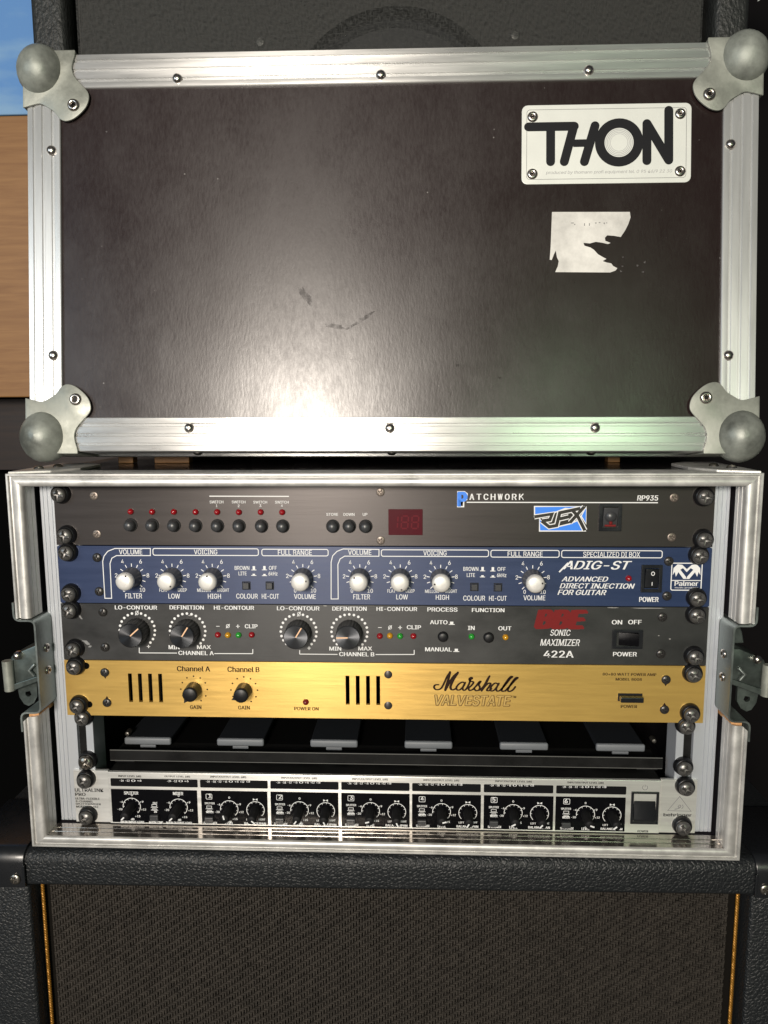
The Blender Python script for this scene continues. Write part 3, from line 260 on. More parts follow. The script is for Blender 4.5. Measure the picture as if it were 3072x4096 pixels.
def wood(name, a, b):
    m = bpy.data.materials.new(name); m.use_nodes = True; nt = m.node_tree; N = nt.nodes; L = nt.links; p = N['Principled BSDF']
    tc = N.new('ShaderNodeTexCoord'); mp = N.new('ShaderNodeMapping'); mp.inputs['Scale'].default_value = (1.0, 1.0, 16.0)
    L.new(tc.outputs['Object'], mp.inputs['Vector'])
    n = N.new('ShaderNodeTexNoise'); n.inputs['Scale'].default_value = 9; n.inputs['Detail'].default_value = 8; n.inputs['Roughness'].default_value = 0.6; n.inputs['Distortion'].default_value = 0.6
    L.new(mp.outputs[0], n.inputs['Vector'])
    r = N.new('ShaderNodeValToRGB'); r.color_ramp.elements[0].position = 0.32; r.color_ramp.elements[1].position = 0.68
    r.color_ramp.elements[0].color = (*a, 1); r.color_ramp.elements[1].color = (*b, 1)
    L.new(n.outputs['Fac'], r.inputs[0]); L.new(r.outputs[0], p.inputs['Base Color'])
    p.inputs['Roughness'].default_value = 0.5
    return m
MT['wood'] = wood('orange wood veneer', (0.245, 0.112, 0.036), (0.345, 0.175, 0.062))
MT['wood_shade'] = wood('shade-darkened wood veneer', (0.014, 0.006, 0.003), (0.026, 0.012, 0.005))  # cabinet wood with the shade below the drawer put into its colour

def sky_canvas():
    m = bpy.data.materials.new('printed blue sky canvas'); m.use_nodes = True; nt = m.node_tree; N = nt.nodes; L = nt.links; p = N['Principled BSDF']
    tc = N.new('ShaderNodeTexCoord'); mp = N.new('ShaderNodeMapping'); mp.inputs['Scale'].default_value = (3.0, 1.0, 9.0); mp.inputs['Location'].default_value = (0.4, 0, 0.15)
    L.new(tc.outputs['Object'], mp.inputs['Vector'])
    n = N.new('ShaderNodeTexNoise'); n.inputs['Scale'].default_value = 3.2; n.inputs['Detail'].default_value = 5
    L.new(mp.outputs[0], n.inputs['Vector'])
    sx = N.new('ShaderNodeSeparateXYZ'); L.new(tc.outputs['Object'], sx.inputs[0])
    q = N.new('ShaderNodeMapRange'); q.inputs['From Min'].default_value = 0.10; q.inputs['From Max'].default_value = 0.02; q.inputs['To Min'].default_value = 0.0; q.inputs['To Max'].default_value = 0.22
    L.new(sx.outputs['Z'], q.inputs['Value'])
    ad = N.new('ShaderNodeMath'); ad.operation = 'ADD'; L.new(n.outputs['Fac'], ad.inputs[0]); L.new(q.outputs[0], ad.inputs[1])
    r = N.new('ShaderNodeValToRGB'); r.color_ramp.elements[0].position = 0.56; r.color_ramp.elements[1].position = 0.80
    r.color_ramp.elements[0].color = (0.125, 0.295, 0.63, 1); r.color_ramp.elements[1].color = (0.24, 0.42, 0.66, 1)
    L.new(ad.outputs[0], r.inputs[0]); L.new(r.outputs[0], p.inputs['Base Color']); p.inputs['Roughness'].default_value = 0.7
    return m
MT['sky'] = sky_canvas()

def cloth_mat():
    m = bpy.data.materials.new('thin black speaker cloth'); m.use_nodes = True; nt = m.node_tree; N = nt.nodes; L = nt.links; p = N['Principled BSDF']
    tc = N.new('ShaderNodeTexCoord')
    outs = []
    for st in ((1, 1, 0.3), (0.3, 1, 1)):
        mp = N.new('ShaderNodeMapping'); mp.inputs['Scale'].default_value = st; L.new(tc.outputs['Object'], mp.inputs['Vector'])
        w = N.new('ShaderNodeTexNoise'); w.inputs['Scale'].default_value = 800; w.inputs['Detail'].default_value = 2
        L.new(mp.outputs[0], w.inputs['Vector']); outs.append(w.outputs['Fac'])
    mxn = N.new('ShaderNodeMath'); mxn.operation = 'MAXIMUM'; L.new(outs[0], mxn.inputs[0]); L.new(outs[1], mxn.inputs[1])
    p.inputs['Base Color'].default_value = (0.019, 0.0195, 0.018, 1); p.inputs['Roughness'].default_value = 0.7
    bp = N.new('ShaderNodeBump'); bp.inputs['Strength'].default_value = 0.8; bp.inputs['Distance'].default_value = 0.0008
    L.new(mxn.outputs[0], bp.inputs['Height']); L.new(bp.outputs[0], p.inputs['Normal'])
    tr = N.new('ShaderNodeBsdfTransparent'); mix = N.new('ShaderNodeMixShader')
    q = N.new('ShaderNodeMapRange'); q.inputs['From Min'].default_value = 0.45; q.inputs['From Max'].default_value = 0.7; q.inputs['To Min'].default_value = 0.30; q.inputs['To Max'].default_value = 0.95
    L.new(mxn.outputs[0], q.inputs['Value']); L.new(q.outputs[0], mix.inputs[0])
    L.new(tr.outputs[0], mix.inputs[1]); L.new(p.outputs[0], mix.inputs[2])
    L.new(mix.outputs[0], N['Material Output'].inputs['Surface'])
    return m
MT['cloth'] = cloth_mat()
def turned():
    m = MT['knob_t']; nt = m.node_tree; N = nt.nodes; p = N['Principled BSDF']
    p.inputs['Anisotropic'].default_value = 0.85
    t = N.new('ShaderNodeTangent'); t.direction_type = 'RADIAL'; t.axis = 'Y'
    nt.links.new(t.outputs[0], p.inputs['Tangent'])
turned()

# ------------------------------------------------------------------ mesh building
class MB:
    def __init__(s): s.v = []; s.f = []
    def add(s, vs, fs):
        o = len(s.v); s.v += [tuple(p) for p in vs]; s.f += [tuple(i+o for i in f) for f in fs]; return s
    def box(s, x0, x1, y0, y1, z0, z1):
        return s.add([(x0,y0,z0),(x1,y0,z0),(x1,y1,z0),(x0,y1,z0),(x0,y0,z1),(x1,y0,z1),(x1,y1,z1),(x0,y1,z1)],
                     [(0,3,2,1),(4,5,6,7),(0,1,5,4),(1,2,6,5),(2,3,7,6),(3,0,4,7)])
    def lathe(s, prof, seg=24, c=(0, 0), a0=0.0):
        # prof: (radius, y) from the front centre backwards; axis is Y, front is -Y
        n = len(prof); vs = []; fs = []
        for r, y in prof:
            for k in range(seg):
                a = a0 + 2*math.pi*k/seg; vs.append((c[0]+r*math.cos(a), y, c[1]+r*math.sin(a)))
        for i in range(n-1):
            for k in range(seg):
                k2 = (k+1) % seg; fs.append((i*seg+k, i*seg+k2, (i+1)*seg+k2, (i+1)*seg+k))
        if prof[0][0] > 1e-6: fs.append(tuple(range(seg-1, -1, -1)))
        if prof[-1][0] > 1e-6: fs.append(tuple((n-1)*seg+k for k in range(seg)))
        return s.add(vs, fs)
    def prism(s, poly, y0, y1):          # polygon in x,z extruded from y0 (front) to y1
        n = len(poly)
        vs = [(x, y0, z) for x, z in poly] + [(x, y1, z) for x, z in poly]
        fs = [tuple(range(n)), tuple(range(2*n-1, n-1, -1))] + [(i, i+n, (i+1) % n + n, (i+1) % n) for i in range(n)]
        return s.add(vs, fs)
    def sweep(s, rings):                 # list of equally long closed rings
        n = len(rings[0]); vs = [p for r in rings for p in r]; fs = []
        for i in range(len(rings)-1):
            for k in range(n):
                k2 = (k+1) % n; fs.append((i*n+k, i*n+k2, (i+1)*n+k2, (i+1)*n+k))
        fs += [tuple(range(n-1, -1, -1)), tuple((len(rings)-1)*n+k for k in range(n))]
        return s.add(vs, fs)
    def tube(s, pts, r, seg=8):
        rings = []
        P = [Vector(p) for p in pts]
        for i, p in enumerate(P):
            d = (P[min(i+1, len(P)-1)] - P[max(i-1, 0)]).normalized()
            u = d.orthogonal().normalized() if i == 0 else (u - d*u.dot(d)).normalized()
            w = d.cross(u)
            rr = r[i] if isinstance(r, (list, tuple)) else r
            rings.append([p + u*rr*math.cos(2*math.pi*k/seg) + w*rr*math.sin(2*math.pi*k/seg) for k in range(seg)])
        return s.sweep(rings)
    def mesh(s, name, m, smooth=None, bevel=0, seg=2):
        me = bpy.data.meshes.new(name)
        me.from_pydata([(x*S, y*S, z*S) for x, y, z in s.v], [], s.f)
        bm = bmesh.new(); bm.from_mesh(me)
        bmesh.ops.recalc_face_normals(bm, faces=bm.faces)
        if bevel:
            ed = [e for e in bm.edges if len(e.link_faces) == 2 and e.calc_face_angle() > R(35)]
            bmesh.ops.bevel(bm, geom=ed, offset=bevel*S, segments=seg, profile=0.5, affect='EDGES', clamp_overlap=True)
        bm.to_mesh(me); bm.free()
        if smooth is not None:
            me.shade_smooth(); 
            me.set_sharp_from_angle(angle=R(smooth))
        me.materials.append(MT[m] if isinstance(m, str) else m)
        return me

COL = scene.collection
WL = {}                                    # world origin (mm) of every unrotated thing or part
def place(name, data, loc, parent=None, kind=None):
    o = bpy.data.objects.new(name, data); COL.objects.link(o)
    loc = Vector(loc); WL[o] = loc
    if parent is not None:
        o.parent = parent; o.location = (loc - WL[parent])*S
    else: o.location = loc*S
    if kind: o['kind'] = kind
    return o
def thing(name, loc, label, cat, group=None):
    o = place(name, None, loc); o.empty_display_size = 0.02
    o['label'] = label; o['category'] = cat
    if group: o['group'] = group
    return o
def part(name, mb, m, parent, smooth=None, bevel=0, seg=2, kind=None, label=None):
    """mesh written in world millimetres; its origin goes to the parent's origin"""
    if parent is not None:
        w = WL[parent]; mb.v = [(x-w[0], y-w[1], z-w[2]) for x, y, z in mb.v]
    o = place(name, mb.mesh(name, m, smooth, bevel, seg), WL[parent] if parent is not None else (0, 0, 0), parent, kind)
    if label: o['label'] = label
    return o

# ------------------------------------------------------------------ printed lettering (flat meshes a hair above the panels)
TXT = {}
import os
try:
    FONT = bpy.data.fonts.load(os.path.join(bpy.utils.system_resource('DATAFILES'), 'fonts', 'Inter.woff2'))   # Blender's own interface font
except Exception:
    FONT = None
def key(t): return (t[0], round(t[5], 2))
def collect():
    rows = []
    for k, v in D.items():
        if 'txt' in k and k != 'badge_txt' or k == 'u6_dark': rows += v
        elif k in ('u1_patch', 'u3_bbe', 'u4_valve'): rows.append(v)
    rows.append(('produced by thomann profi equipment tel. 0 95 46/9 22 30', 0, 0, 1, 1, 0.2, 0)); rows.append(('VALVESTATE', 0, 0, 1, 1, 0.2, 2)); rows.append(('188', 0, 0, 1, 1, 0, 0)); rows += [(ch, 0, 0, 1, 1, 0, 0) for ch in 'PATCHWORK']; rows.append(('O', 0, 0, 1, 1, 0, 0)); rows.append(('I', 0, 0, 1, 1, 0, 0))
    obs = {}
    for t in rows:
        k = key(t)
        if k in obs: continue
        c = bpy.data.curves.new('lettering', 'FONT'); c.body = k[0]; c.size = 1; c.shear = k[1]; c.resolution_u = 3
        if FONT: c.font = FONT
        o = bpy.data.objects.new('lettering', c); COL.objects.link(o); obs[k] = o
    dg = bpy.context.evaluated_depsgraph_get()
    for k, o in obs.items():
        ev = o.evaluated_get(dg); me = ev.to_mesh()
        v = [(p.co.x, p.co.y) for p in me.vertices]; f = [tuple(p.vertices) for p in me.polygons]
        ev.to_mesh_clear()
        x0 = min(p[0] for p in v); x1 = max(p[0] for p in v); y0 = min(p[1] for p in v); y1 = max(p[1] for p in v)
        TXT[k] = ([(x-(x0+x1)/2, y-(y0+y1)/2) for x, y in v], f, x1-x0, y1-y0)
    for o in obs.values():
        c = o.data; bpy.data.objects.remove(o); bpy.data.curves.remove(c)
collect()
def put_text(mb, t, y, dx=0, dz=0):
    v, f, w, h = TXT[key(t)]
    sx = t[3]/w; sy = t[4]/h
    if t[0] in ('–', '+', '-'): sy = sx
    e = t[4]*0.045
    for i, (ox, oz) in enumerate((((0, 0), (-e, 0), (e, 0)) if t[6] == 1 else ((0, 0), (-2.2*e, 0), (2.2*e, 0), (-1.4*e, -1.2*e), (1.4*e, 1.2*e), (-1.4*e, 1.2*e), (1.4*e, -1.2*e)) if t[6] == 2 else ((0, 0), (-2.6*e, 0), (2.6*e, 0), (-1.6*e, -1.4*e), (1.6*e, 1.4*e), (-3.4*e, 1.0*e), (3.4*e, -1.0*e), (-1.3*e, 0), (1.3*e, 0)) if t[6] == 3 else ((-0.35*e, 0), (0.35*e, 0)))):
        mb.add([(t[1]+dx+a*sx+ox, y-0.004*i, t[2]+dz+b*sy+oz) for a, b in v], f)
def texts(rows, y):
    mb = MB()
    for t in rows: put_text(mb, t, y)
    return mb
def ribbon(mb, pts, w, y, rnd=True):
    P = [Vector(p) for p in pts]; n = len(P); L_ = []; R_ = []
    hw = w if isinstance(w, (list, tuple)) else [w/2]*n
    for i in range(n):
        d0 = (P[i]-P[i-1]).normalized() if i else None
        d1 = (P[i+1]-P[i]).normalized() if i < n-1 else None
        d = ((d0 or d1) + (d1 or d0)); d = d.normalized() if d.length > 1e-4 else (d0 or d1)
        nn = Vector((-d.y, d.x)); k = 1.0
        if d0 and d1: k = 1/max(0.6, nn.dot(Vector((-d0.y, d0.x))))
        L_.append(P[i]+nn*hw[i]*k); R_.append(P[i]-nn*hw[i]*k)
    vs = [(p.x, y, p.y) for p in L_] + [(p.x, y, p.y) for p in R_]
    fs = [(i, i+n, i+1+n, i+1) for i in range(n-1)]
    mb.add(vs, fs)
    if rnd:
        for c, d, h in ((P[0], (P[0]-P[1]).normalized(), hw[0]), (P[-1], (P[-1]-P[-2]).normalized(), hw[-1])):
            a = math.atan2(d.y, d.x)
            mb.add([(c.x+h*math.cos(a-math.pi/2+math.pi*k/8), y, c.y+h*math.sin(a-math.pi/2+math.pi*k/8)) for k in range(9)], [tuple(range(9))])
    return mb
def catmull(p, n=6):
    out = []
    for i in range(len(p)-1):
        a, b, c, d = (Vector(p[max(0, i-1)]), Vector(p[i]), Vector(p[i+1]), Vector(p[min(len(p)-1, i+2)]))
        for k in range(n):
            t = k/n
            out.append(tuple(0.5*((2*b)+(c-a)*t+(2*a-5*b+4*c-d)*t*t+(3*b-a-3*c+d)*t**3)))
    out.append(tuple(p[-1])); return out
def arc(cx_, cz_, r, a0, a1, n=24):       # clock angles: 0 is up, clockwise positive
    return [(cx_+r*math.sin(R(a0+(a1-a0)*k/n)), cz_+r*math.cos(R(a0+(a1-a0)*k/n))) for k in range(n+1)]
def rrect(x0, x1, z0, z1, r, n=4):
    out = []
    for cx_, cz_, a in ((x1-r, z1-r, 0), (x0+r, z1-r, 90), (x0+r, z0+r, 180), (x1-r, z0+r, 270)):
        for k in range(n+1):
            t = R(a+90*k/n); out.append((cx_+r*math.cos(t), cz_+r*math.sin(t)))
    return out
def outline(mb, poly, w, y):              # closed line
    n = len(poly); P = [Vector(p) for p in poly]; A = []; B = []
    for i in range(n):
        d0 = (P[i]-P[i-1]).normalized(); d1 = (P[(i+1) % n]-P[i]).normalized()
        d = d0+d1; d = d.normalized() if d.length > 1e-4 else d0
        nn = Vector((-d.y, d.x)); k = 1/max(0.6, nn.dot(Vector((-d0.y, d0.x))))
        A.append(P[i]+nn*w/2*k); B.append(P[i]-nn*w/2*k)
    mb.add([(p.x, y, p.y) for p in A]+[(p.x, y, p.y) for p in B], [(i, i+n, (i+1) % n+n, (i+1) % n) for i in range(n)])
def grid_panel(x0, x1, z0, z1, y0, y1, holes):
    xs = sorted({x0, x1, *[h[0] for h in holes], *[h[1] for h in holes]}); zs = sorted({z0, z1, *[h[2] for h in holes], *[h[3] for h in holes]})
    def solid(i, j):
        if i < 0 or j < 0 or i >= len(xs)-1 or j >= len(zs)-1: return False
        a = (xs[i]+xs[i+1])/2; b = (zs[j]+zs[j+1])/2
        return not any(h[0] < a < h[1] and h[2] < b < h[3] for h in holes)
    mb = MB(); nx = len(xs); idx = {}
    def V(i, j, k):
        if (i, j, k) not in idx: idx[(i, j, k)] = len(mb.v); mb.v.append((xs[i], (y0, y1)[k], zs[j]))
        return idx[(i, j, k)]
    for i in range(len(xs)-1):
        for j in range(len(zs)-1):
            if not solid(i, j): continue
            mb.f.append((V(i,j,0), V(i+1,j,0), V(i+1,j+1,0), V(i,j+1,0))); mb.f.append((V(i,j,1), V(i,j+1,1), V(i+1,j+1,1), V(i+1,j,1)))
            if not solid(i-1, j): mb.f.append((V(i,j,0), V(i,j+1,0), V(i,j+1,1), V(i,j,1)))
            if not solid(i+1, j): mb.f.append((V(i+1,j,0), V(i+1,j,1), V(i+1,j+1,1), V(i+1,j+1,0)))
            if not solid(i, j-1): mb.f.append((V(i,j,0), V(i,j,1), V(i+1,j,1), V(i+1,j,0)))
            if not solid(i, j+1): mb.f.append((V(i,j+1,0), V(i+1,j+1,0), V(i+1,j+1,1), V(i,j+1,1)))
    return mb
def screw_head(name, r, h, cr, cw, depth, m, rot=0.4):
    """domed head with a sunk cross, origin on the surface it sits on"""
    mb = MB(); rings = 13; seg = 40; vs = [(0, -h+depth, 0)]; fs = []
    for i in range(1, rings+1):
        q = i/rings; rr = r*math.sin(q*math.pi/2)**0.9
        for k in range(seg):
            a = 2*math.pi*k/seg; x = rr*math.cos(a); z = rr*math.sin(a)
            u = x*math.cos(rot)-z*math.sin(rot); w = x*math.sin(rot)+z*math.cos(rot)
            y = -h*(0.28+0.72*math.sqrt(max(0, 1-(rr/r)**2)))
            if rr < cr and (abs(u) < cw*(1-0.4*rr/cr) or abs(w) < cw*(1-0.4*rr/cr)): y += depth*(1-0.55*rr/cr)
            vs.append((x, y, z))
    for k in range(seg): fs.append((0, 1+(k+1) % seg, 1+k))
    for i in range(rings-1):
        for k in range(seg):
            a = 1+i*seg+k; b = 1+i*seg+(k+1) % seg; fs.append((a, b, b+seg, a+seg))
    o = len(vs); base = 1+(rings-1)*seg
    for k in range(seg): vs.append((r*math.cos(2*math.pi*k/seg), 0, r*math.sin(2*math.pi*k/seg)))
    for k in range(seg): fs.append((base+k, base+(k+1) % seg, o+(k+1) % seg, o+k))
    mb.add(vs, fs); return mb.mesh(name, m, smooth=38)

# ------------------------------------------------------------------ the setting
part('floor', MB().box(-1600, 1600, -2200, 1000, -760, -750), 'floor', None, kind='structure')
part('backdrop', MB().box(-1600, 1600, 900, 920, -750, 1600), 'backdrop', None, kind='structure')  # near-black sheet added to keep the space behind the stack dark

# ------------------------------------------------------------------ lower amplifier cabinet
CABX, CABY, CABZ = 4.5, -22.5, -276.0
low = thing('speaker_cabinet', (CABX, CABY, -750), 'black tolex speaker cabinet with brown woven grille and gold piping under the rack case', 'speaker cabinet')
HW, OP, RAIL = 322.0, 272.0, 27.5          # half width, half opening, height of the top rail
def lowpart(name, mb, m, **k):
    mb.v = [(x+CABX, y+CABY, z) for x, y, z in mb.v]; return part(name, mb, m, low, **k)
def round_bar(x0, x1, y0, y1, z0, z1, r=7, n=5):
    # horizontal rail along x with rounded front top and bottom edges
    sec = [(y1, z0)]
    for k in range(n+1): t = R(270-90*k/n); sec.append((y0+3+3*math.cos(t), z0+3+3*math.sin(t)))
    for k in range(n+1): t = R(180-90*k/n); sec.append((y0+r+r*math.cos(t), z1-r+r*math.sin(t)))
    sec.append((y1, z1))
    return MB().sweep([[(x, y, z) for y, z in sec] for x in (x0, x1)])
lowpart('top_rail', round_bar(-HW, HW, 0, 330, CABZ-RAIL, CABZ, 9), 'tolex', smooth=40)
lowpart('side_panel', MB().box(-HW, -OP, 0.6, 330, -740, CABZ-RAIL-0.4), 'tolex', bevel=3, seg=3, smooth=40)
lowpart('side_panel', MB().box(OP, HW, 0.6, 330, -740, CABZ-RAIL-0.4), 'tolex', bevel=3, seg=3, smooth=40)
lowpart('baffle', MB().box(-OP+0.5, OP-0.5, 16, 30, -740, CABZ-RAIL-0.5), 'grille_back')
# woven cloth: floats of weft and warp threads over a dark backing
wv = MB(); pw, ph = 2.2, 1.6; X0, X1, Z1, Z0 = -OP+9.5, OP-9.5, CABZ-RAIL-0.8, -480.0
ni = int((X1-X0)/pw); nj = int((Z1-Z0)/ph)
rnd = random.Random(3)
for j in range(nj):
    z = Z1-(j+0.5)*ph
    i = -(j % 4)
    while i < ni:
        a = max(0, i); b = min(ni, i+2)
        if b > a:
            xa = X0+a*pw+0.12; xb = X0+b*pw-0.12+rnd.uniform(0, 0.5); hz = ph*rnd.uniform(0.40, 0.47); dz = rnd.uniform(-0.12, 0.12); p = rnd.uniform(0.0, 0.35)
            y0 = 12.6-p
            wv.add([(xa, y0+1.1, z-hz+dz), (xa+0.5, y0, z-hz*0.6+dz), (xb-0.5, y0, z-hz*0.6+dz), (xb, y0+1.1, z-hz+dz), (xa, y0+1.1, z+hz+dz), (xa+0.5, y0, z+hz*0.6+dz), (xb-0.5, y0, z+hz*0.6+dz), (xb, y0+1.1, z+hz+dz)],
                   [(1, 2, 6, 5), (0, 1, 5, 4), (2, 3, 7, 6), (0, 3, 2, 1), (4, 5, 6, 7)])
        i += 4
for i in range(ni):
    x = X0+(i+0.5)*pw
    # warp shows where (i + j) % 4 is 2 or 3
    j = (2-i) % 4
    while j < nj:
        za = Z1-j*ph-0.08; zb = Z1-min(nj, j+2)*ph+0.08; hx = pw*rnd.uniform(0.33, 0.42); dx = rnd.uniform(-0.12, 0.12); y0 = 13.0-rnd.uniform(0, 0.3)
        wv.add([(x-hx+dx, y0+0.8, zb), (x+hx+dx, y0+0.8, zb), (x+hx*0.6+dx, y0, zb+0.4), (x-hx*0.6+dx, y0, zb+0.4), (x-hx+dx, y0+0.8, za), (x+hx+dx, y0+0.8, za), (x+hx*0.6+dx, y0, za-0.4), (x-hx*0.6+dx, y0, za-0.4)],
               [(3, 2, 6, 7), (0, 3, 7, 4), (2, 1, 5, 6), (0, 1, 2, 3), (4, 7, 6, 5)])
        j += 4
gr = lowpart('grille_cloth', wv, 'grille', kind='stuff')
for sx in (-1, 1):
    # twisted gold cord beside the cloth
    px = sx*(OP-4.6); n = 150; rings = []
    cord = MB()
    for k in range(2):
        pts = [(px+0.75*math.cos(q*0.9+k*math.pi), 12+0.75*math.sin(q*0.9+k*math.pi), CABZ-RAIL-0.8-q*0.62) for q in range(n*2)]
        cord.tube(pts, 0.85, 6)
    lowpart('piping', cord, 'piping', smooth=60)
def cab_corner(sx):
    xi = sx*(OP+1.8); xo = sx*(HW+2)
    a, b = min(xi, xo), max(xi, xo)
    c = MB()
    # front flange, top flange with a rounded edge between them
    sec = []
    for k in range(9): t = R(180-90*k/8); sec.append((-1.8+10+10.5*math.cos(t), CABZ-8.2+10.5*math.sin(t)))
    inner = [(y+1.9 if i < 3 else y+0.6, z-0.6 if i < 5 else z-1.9) for i, (y, z) in enumerate(sec)]
    ring = [(-2.3, CABZ-RAIL-0.5)] + sec + [(75, CABZ+2.3), (75, CABZ+0.15), (8.3, CABZ+0.15), (-0.25, CABZ-9), (-0.25, CABZ-RAIL-0.5)]
    c.sweep([[(x, y, z) for y, z in ring] for x in (a, b)])
    o = lowpart('corner_protector', c, 'plastic', bevel=0.8, smooth=40)
    # raised rim along the inner edge
    rim = MB().box(xi-1.0, xi+1.0, -3.4, -1.6, CABZ-RAIL+1, CABZ-9)
    rim.v = [(x+CABX, y+CABY, z) for x, y, z in rim.v]; part('rim', rim, 'plastic', o, bevel=0.4)
    hd = screw_head('screw', 4.2, 2.2, 2.6, 0.7, 1.2, 'screw_b')
    place('screw', hd, (CABX+sx*(OP+8.6), CABY-2.3, CABZ-20.5), o)
cab_corner(-1); cab_corner(1)
low.rotation_euler[2] = R(0.75)

# ------------------------------------------------------------------ upper cabinet standing on the case, behind the lid
UY = 104.0
upc = thing('speaker_cabinet', (1, UY, 13), 'black speaker cabinet with thin black cloth front behind the standing case lid', 'speaker cabinet')
WX = 287.0
part('side_panel', MB().box(1-WX, 1-WX+28.5, UY, UY+260, 26, 640), 'tolex2', upc, bevel=6, seg=4, smooth=40)
part('side_panel', MB().box(1+WX-27.5, 1+WX, UY, UY+260, 26, 640), 'tolex2', upc, bevel=6, seg=4, smooth=40)
part('bottom_panel', MB().box(1-WX+29, 1+WX-28, UY, UY+260, 26, 52), 'tolex2', upc, bevel=4, seg=3, smooth=40)
part('top_panel', MB().box(1-WX+29, 1+WX-28, UY, UY+260, 614, 640), 'tolex2', upc, bevel=4, seg=3, smooth=40)
MT['baffle'] = mat('baffle board', (0.055, 0.053, 0.049), 0.8)
# baffle board with a round speaker opening
sc_ = (10.0, 287.0); hole = [(sc_[0]+93*math.cos(2*math.pi*k/48), sc_[1]+93*math.sin(2*math.pi*k/48)) for k in range(48)]
bf = MB(); outer = []
x0, x1, z0, z1 = 1-WX+34, 1+WX-33, 54, 612
for k in range(48):
    a = 2*math.pi*k/48; c, s_ = math.cos(a), math.sin(a)
    tx = ((x1-sc_[0]) if c > 0 else (x0-sc_[0]))/c if abs(c) > 1e-6 else 1e9
    tz = ((z1-sc_[1]) if s_ > 0 else (z0-sc_[1]))/s_ if abs(s_) > 1e-6 else 1e9
    t = min(tx, tz); outer.append((sc_[0]+t*c, sc_[1]+t*s_))
bf.add([(x, UY+16, z) for x, z in hole]+[(x, UY+16, z) for x, z in outer]+[(x, UY+32, z) for x, z in hole],
       [f for k in range(48) for f in ((k, (k+1) % 48, (k+1) % 48+48, k+48), (k, k+96, (k+1) % 48+96, (k+1) % 48))])
part('baffle', bf, 'baffle', upc)
sp = part('speaker', MB().lathe([(30, UY+46), (34, UY+56), (78, UY+34), (84, UY+28), (92, UY+30), (96, UY+36)], 48, sc_), 'black', upc, smooth=30)
part('surround', MB().lathe([(79, UY+33.4), (81, UY+31), (83, UY+27), (86, UY+25), (89, UY+29)], 48, sc_), 'button', sp, smooth=50)
for bx in (-101, 107): part('bolt', MB().lathe([(0.5, UY+13), (3, UY+13.4), (4.2, UY+16)], 12, (bx, 354)), 'bolt', upc, smooth=40)
part('grille_cloth', MB().add([(1-WX+34.5, UY+10, 53), (1+WX-33.5, UY+10, 53), (1+WX-33.5, UY+10, 613), (1-WX+34.5, UY+10, 613)], [(0, 1, 2, 3)]), 'cloth', upc)
part('back_panel', MB().box(1-WX+29, 1+WX-28, UY+235, UY+250, 53, 613), 'black', upc)
for fx in (-195, -95, 100, 215):
    for fy in (26, 225): part('foot', MB().lathe([(0, 0), (13, 0), (14, 13), (0, 13)], 20, (0, 0)), 'black', upc, smooth=40) if False else None
for fx, w in ((-178, 22), (-68, 24), (60, 24), (196, 22)):
    for fy in (20, 225): part('foot', MB().box(fx-w/2, fx+w/2, UY+fy-11, UY+fy+11, 11.6, 26.2), 'black', upc, bevel=2)

for wx, w, lb in ((-221, 13, 'thin orange wooden wedge next to the lower left ball corner of the lid'), (-181, 30, 'wide orange wooden wedge on the case top under the left half of the lid'), (192, 10, 'small orange wooden wedge on the case top near the lower right ball corner')):
    wd = part('wooden_wedge', MB().box(wx-w/2, wx+w/2, 92, 103, 10.2, 25.0), 'wood', None, bevel=0.6); wd['label'] = lb; wd['category'] = 'wooden wedge'

# ------------------------------------------------------------------ left background
cab = thing('wooden_cabinet', (-600, 450, -750), 'orange wooden cabinet with horizontal grain behind the rack on the left', 'cabinet')
part('drawer_front', MB().box(-900, -300, 450, 470, 71, 421), 'wood', cab, bevel=1.5)
part('carcass', MB().box(-900, -300, 560, 850, -740, 419), 'void', cab)  # coloured near-black for the unlit space below the drawer
part('lower_front', MB().box(-900, -300, 510, 530, -30, 69), 'wood_shade', cab)  # recessed plank, its shade painted in as dark wood
part('top_board', MB().box(-900, -300, 472, 559, 400, 419), 'wood_shade', cab)
pic = thing('sky_picture', (-600, 452, 423), 'blue canvas picture of sky with pale clouds standing on the wooden cabinet', 'picture')
part('canvas', MB().box(-860, -340, 452, 474, 423, 900), 'sky', pic, bevel=2)
ps = part('paper_sheet', MB().prism([(431, 530), (470, 556), (470, 640), (428, 640)], 448, 449.5), 'paper', None)
ps['label'] = 'small white paper corner at the upper right edge'; ps['category'] = 'paper'

# ------------------------------------------------------------------ the rack case
XO, ZT, ZB, YF = 265.5, 11.2, -274.5, -21.0
case = thing('rack_case', (0, 140, ZB), 'black flight case with aluminium edges and open front holding five rack units', 'flight case')
part('top_panel', MB().box(-262, 262, -12, 330, 3.2, 10.0), 'phenolic_top', case)
part('bottom_panel', MB().box(-262, 262, -12, 330, -273.5, -267.5), 'phenolic_in', case)
part('back_panel', MB().box(-256, 256, 322, 329, -267.4, 3.1), 'void', case)
for sx in (-1, 1):
    a, b = sorted((sx*262.5, sx*256.2)); m = MB()
    m.box(a, b, -12, 330, -98, 3.1); m.box(a, b, -12, 330, -267.4, -169); m.box(a, b, 75, 330, -168.9, -98.1)
    part('side_panel', m, 'phenolic_in', case)
    e = MB().box(*sorted((sx*262.2, sx*254.6)), -17.5, 40, -172.0, -168.95)
    part('plywood_edge', e, 'ply', case)
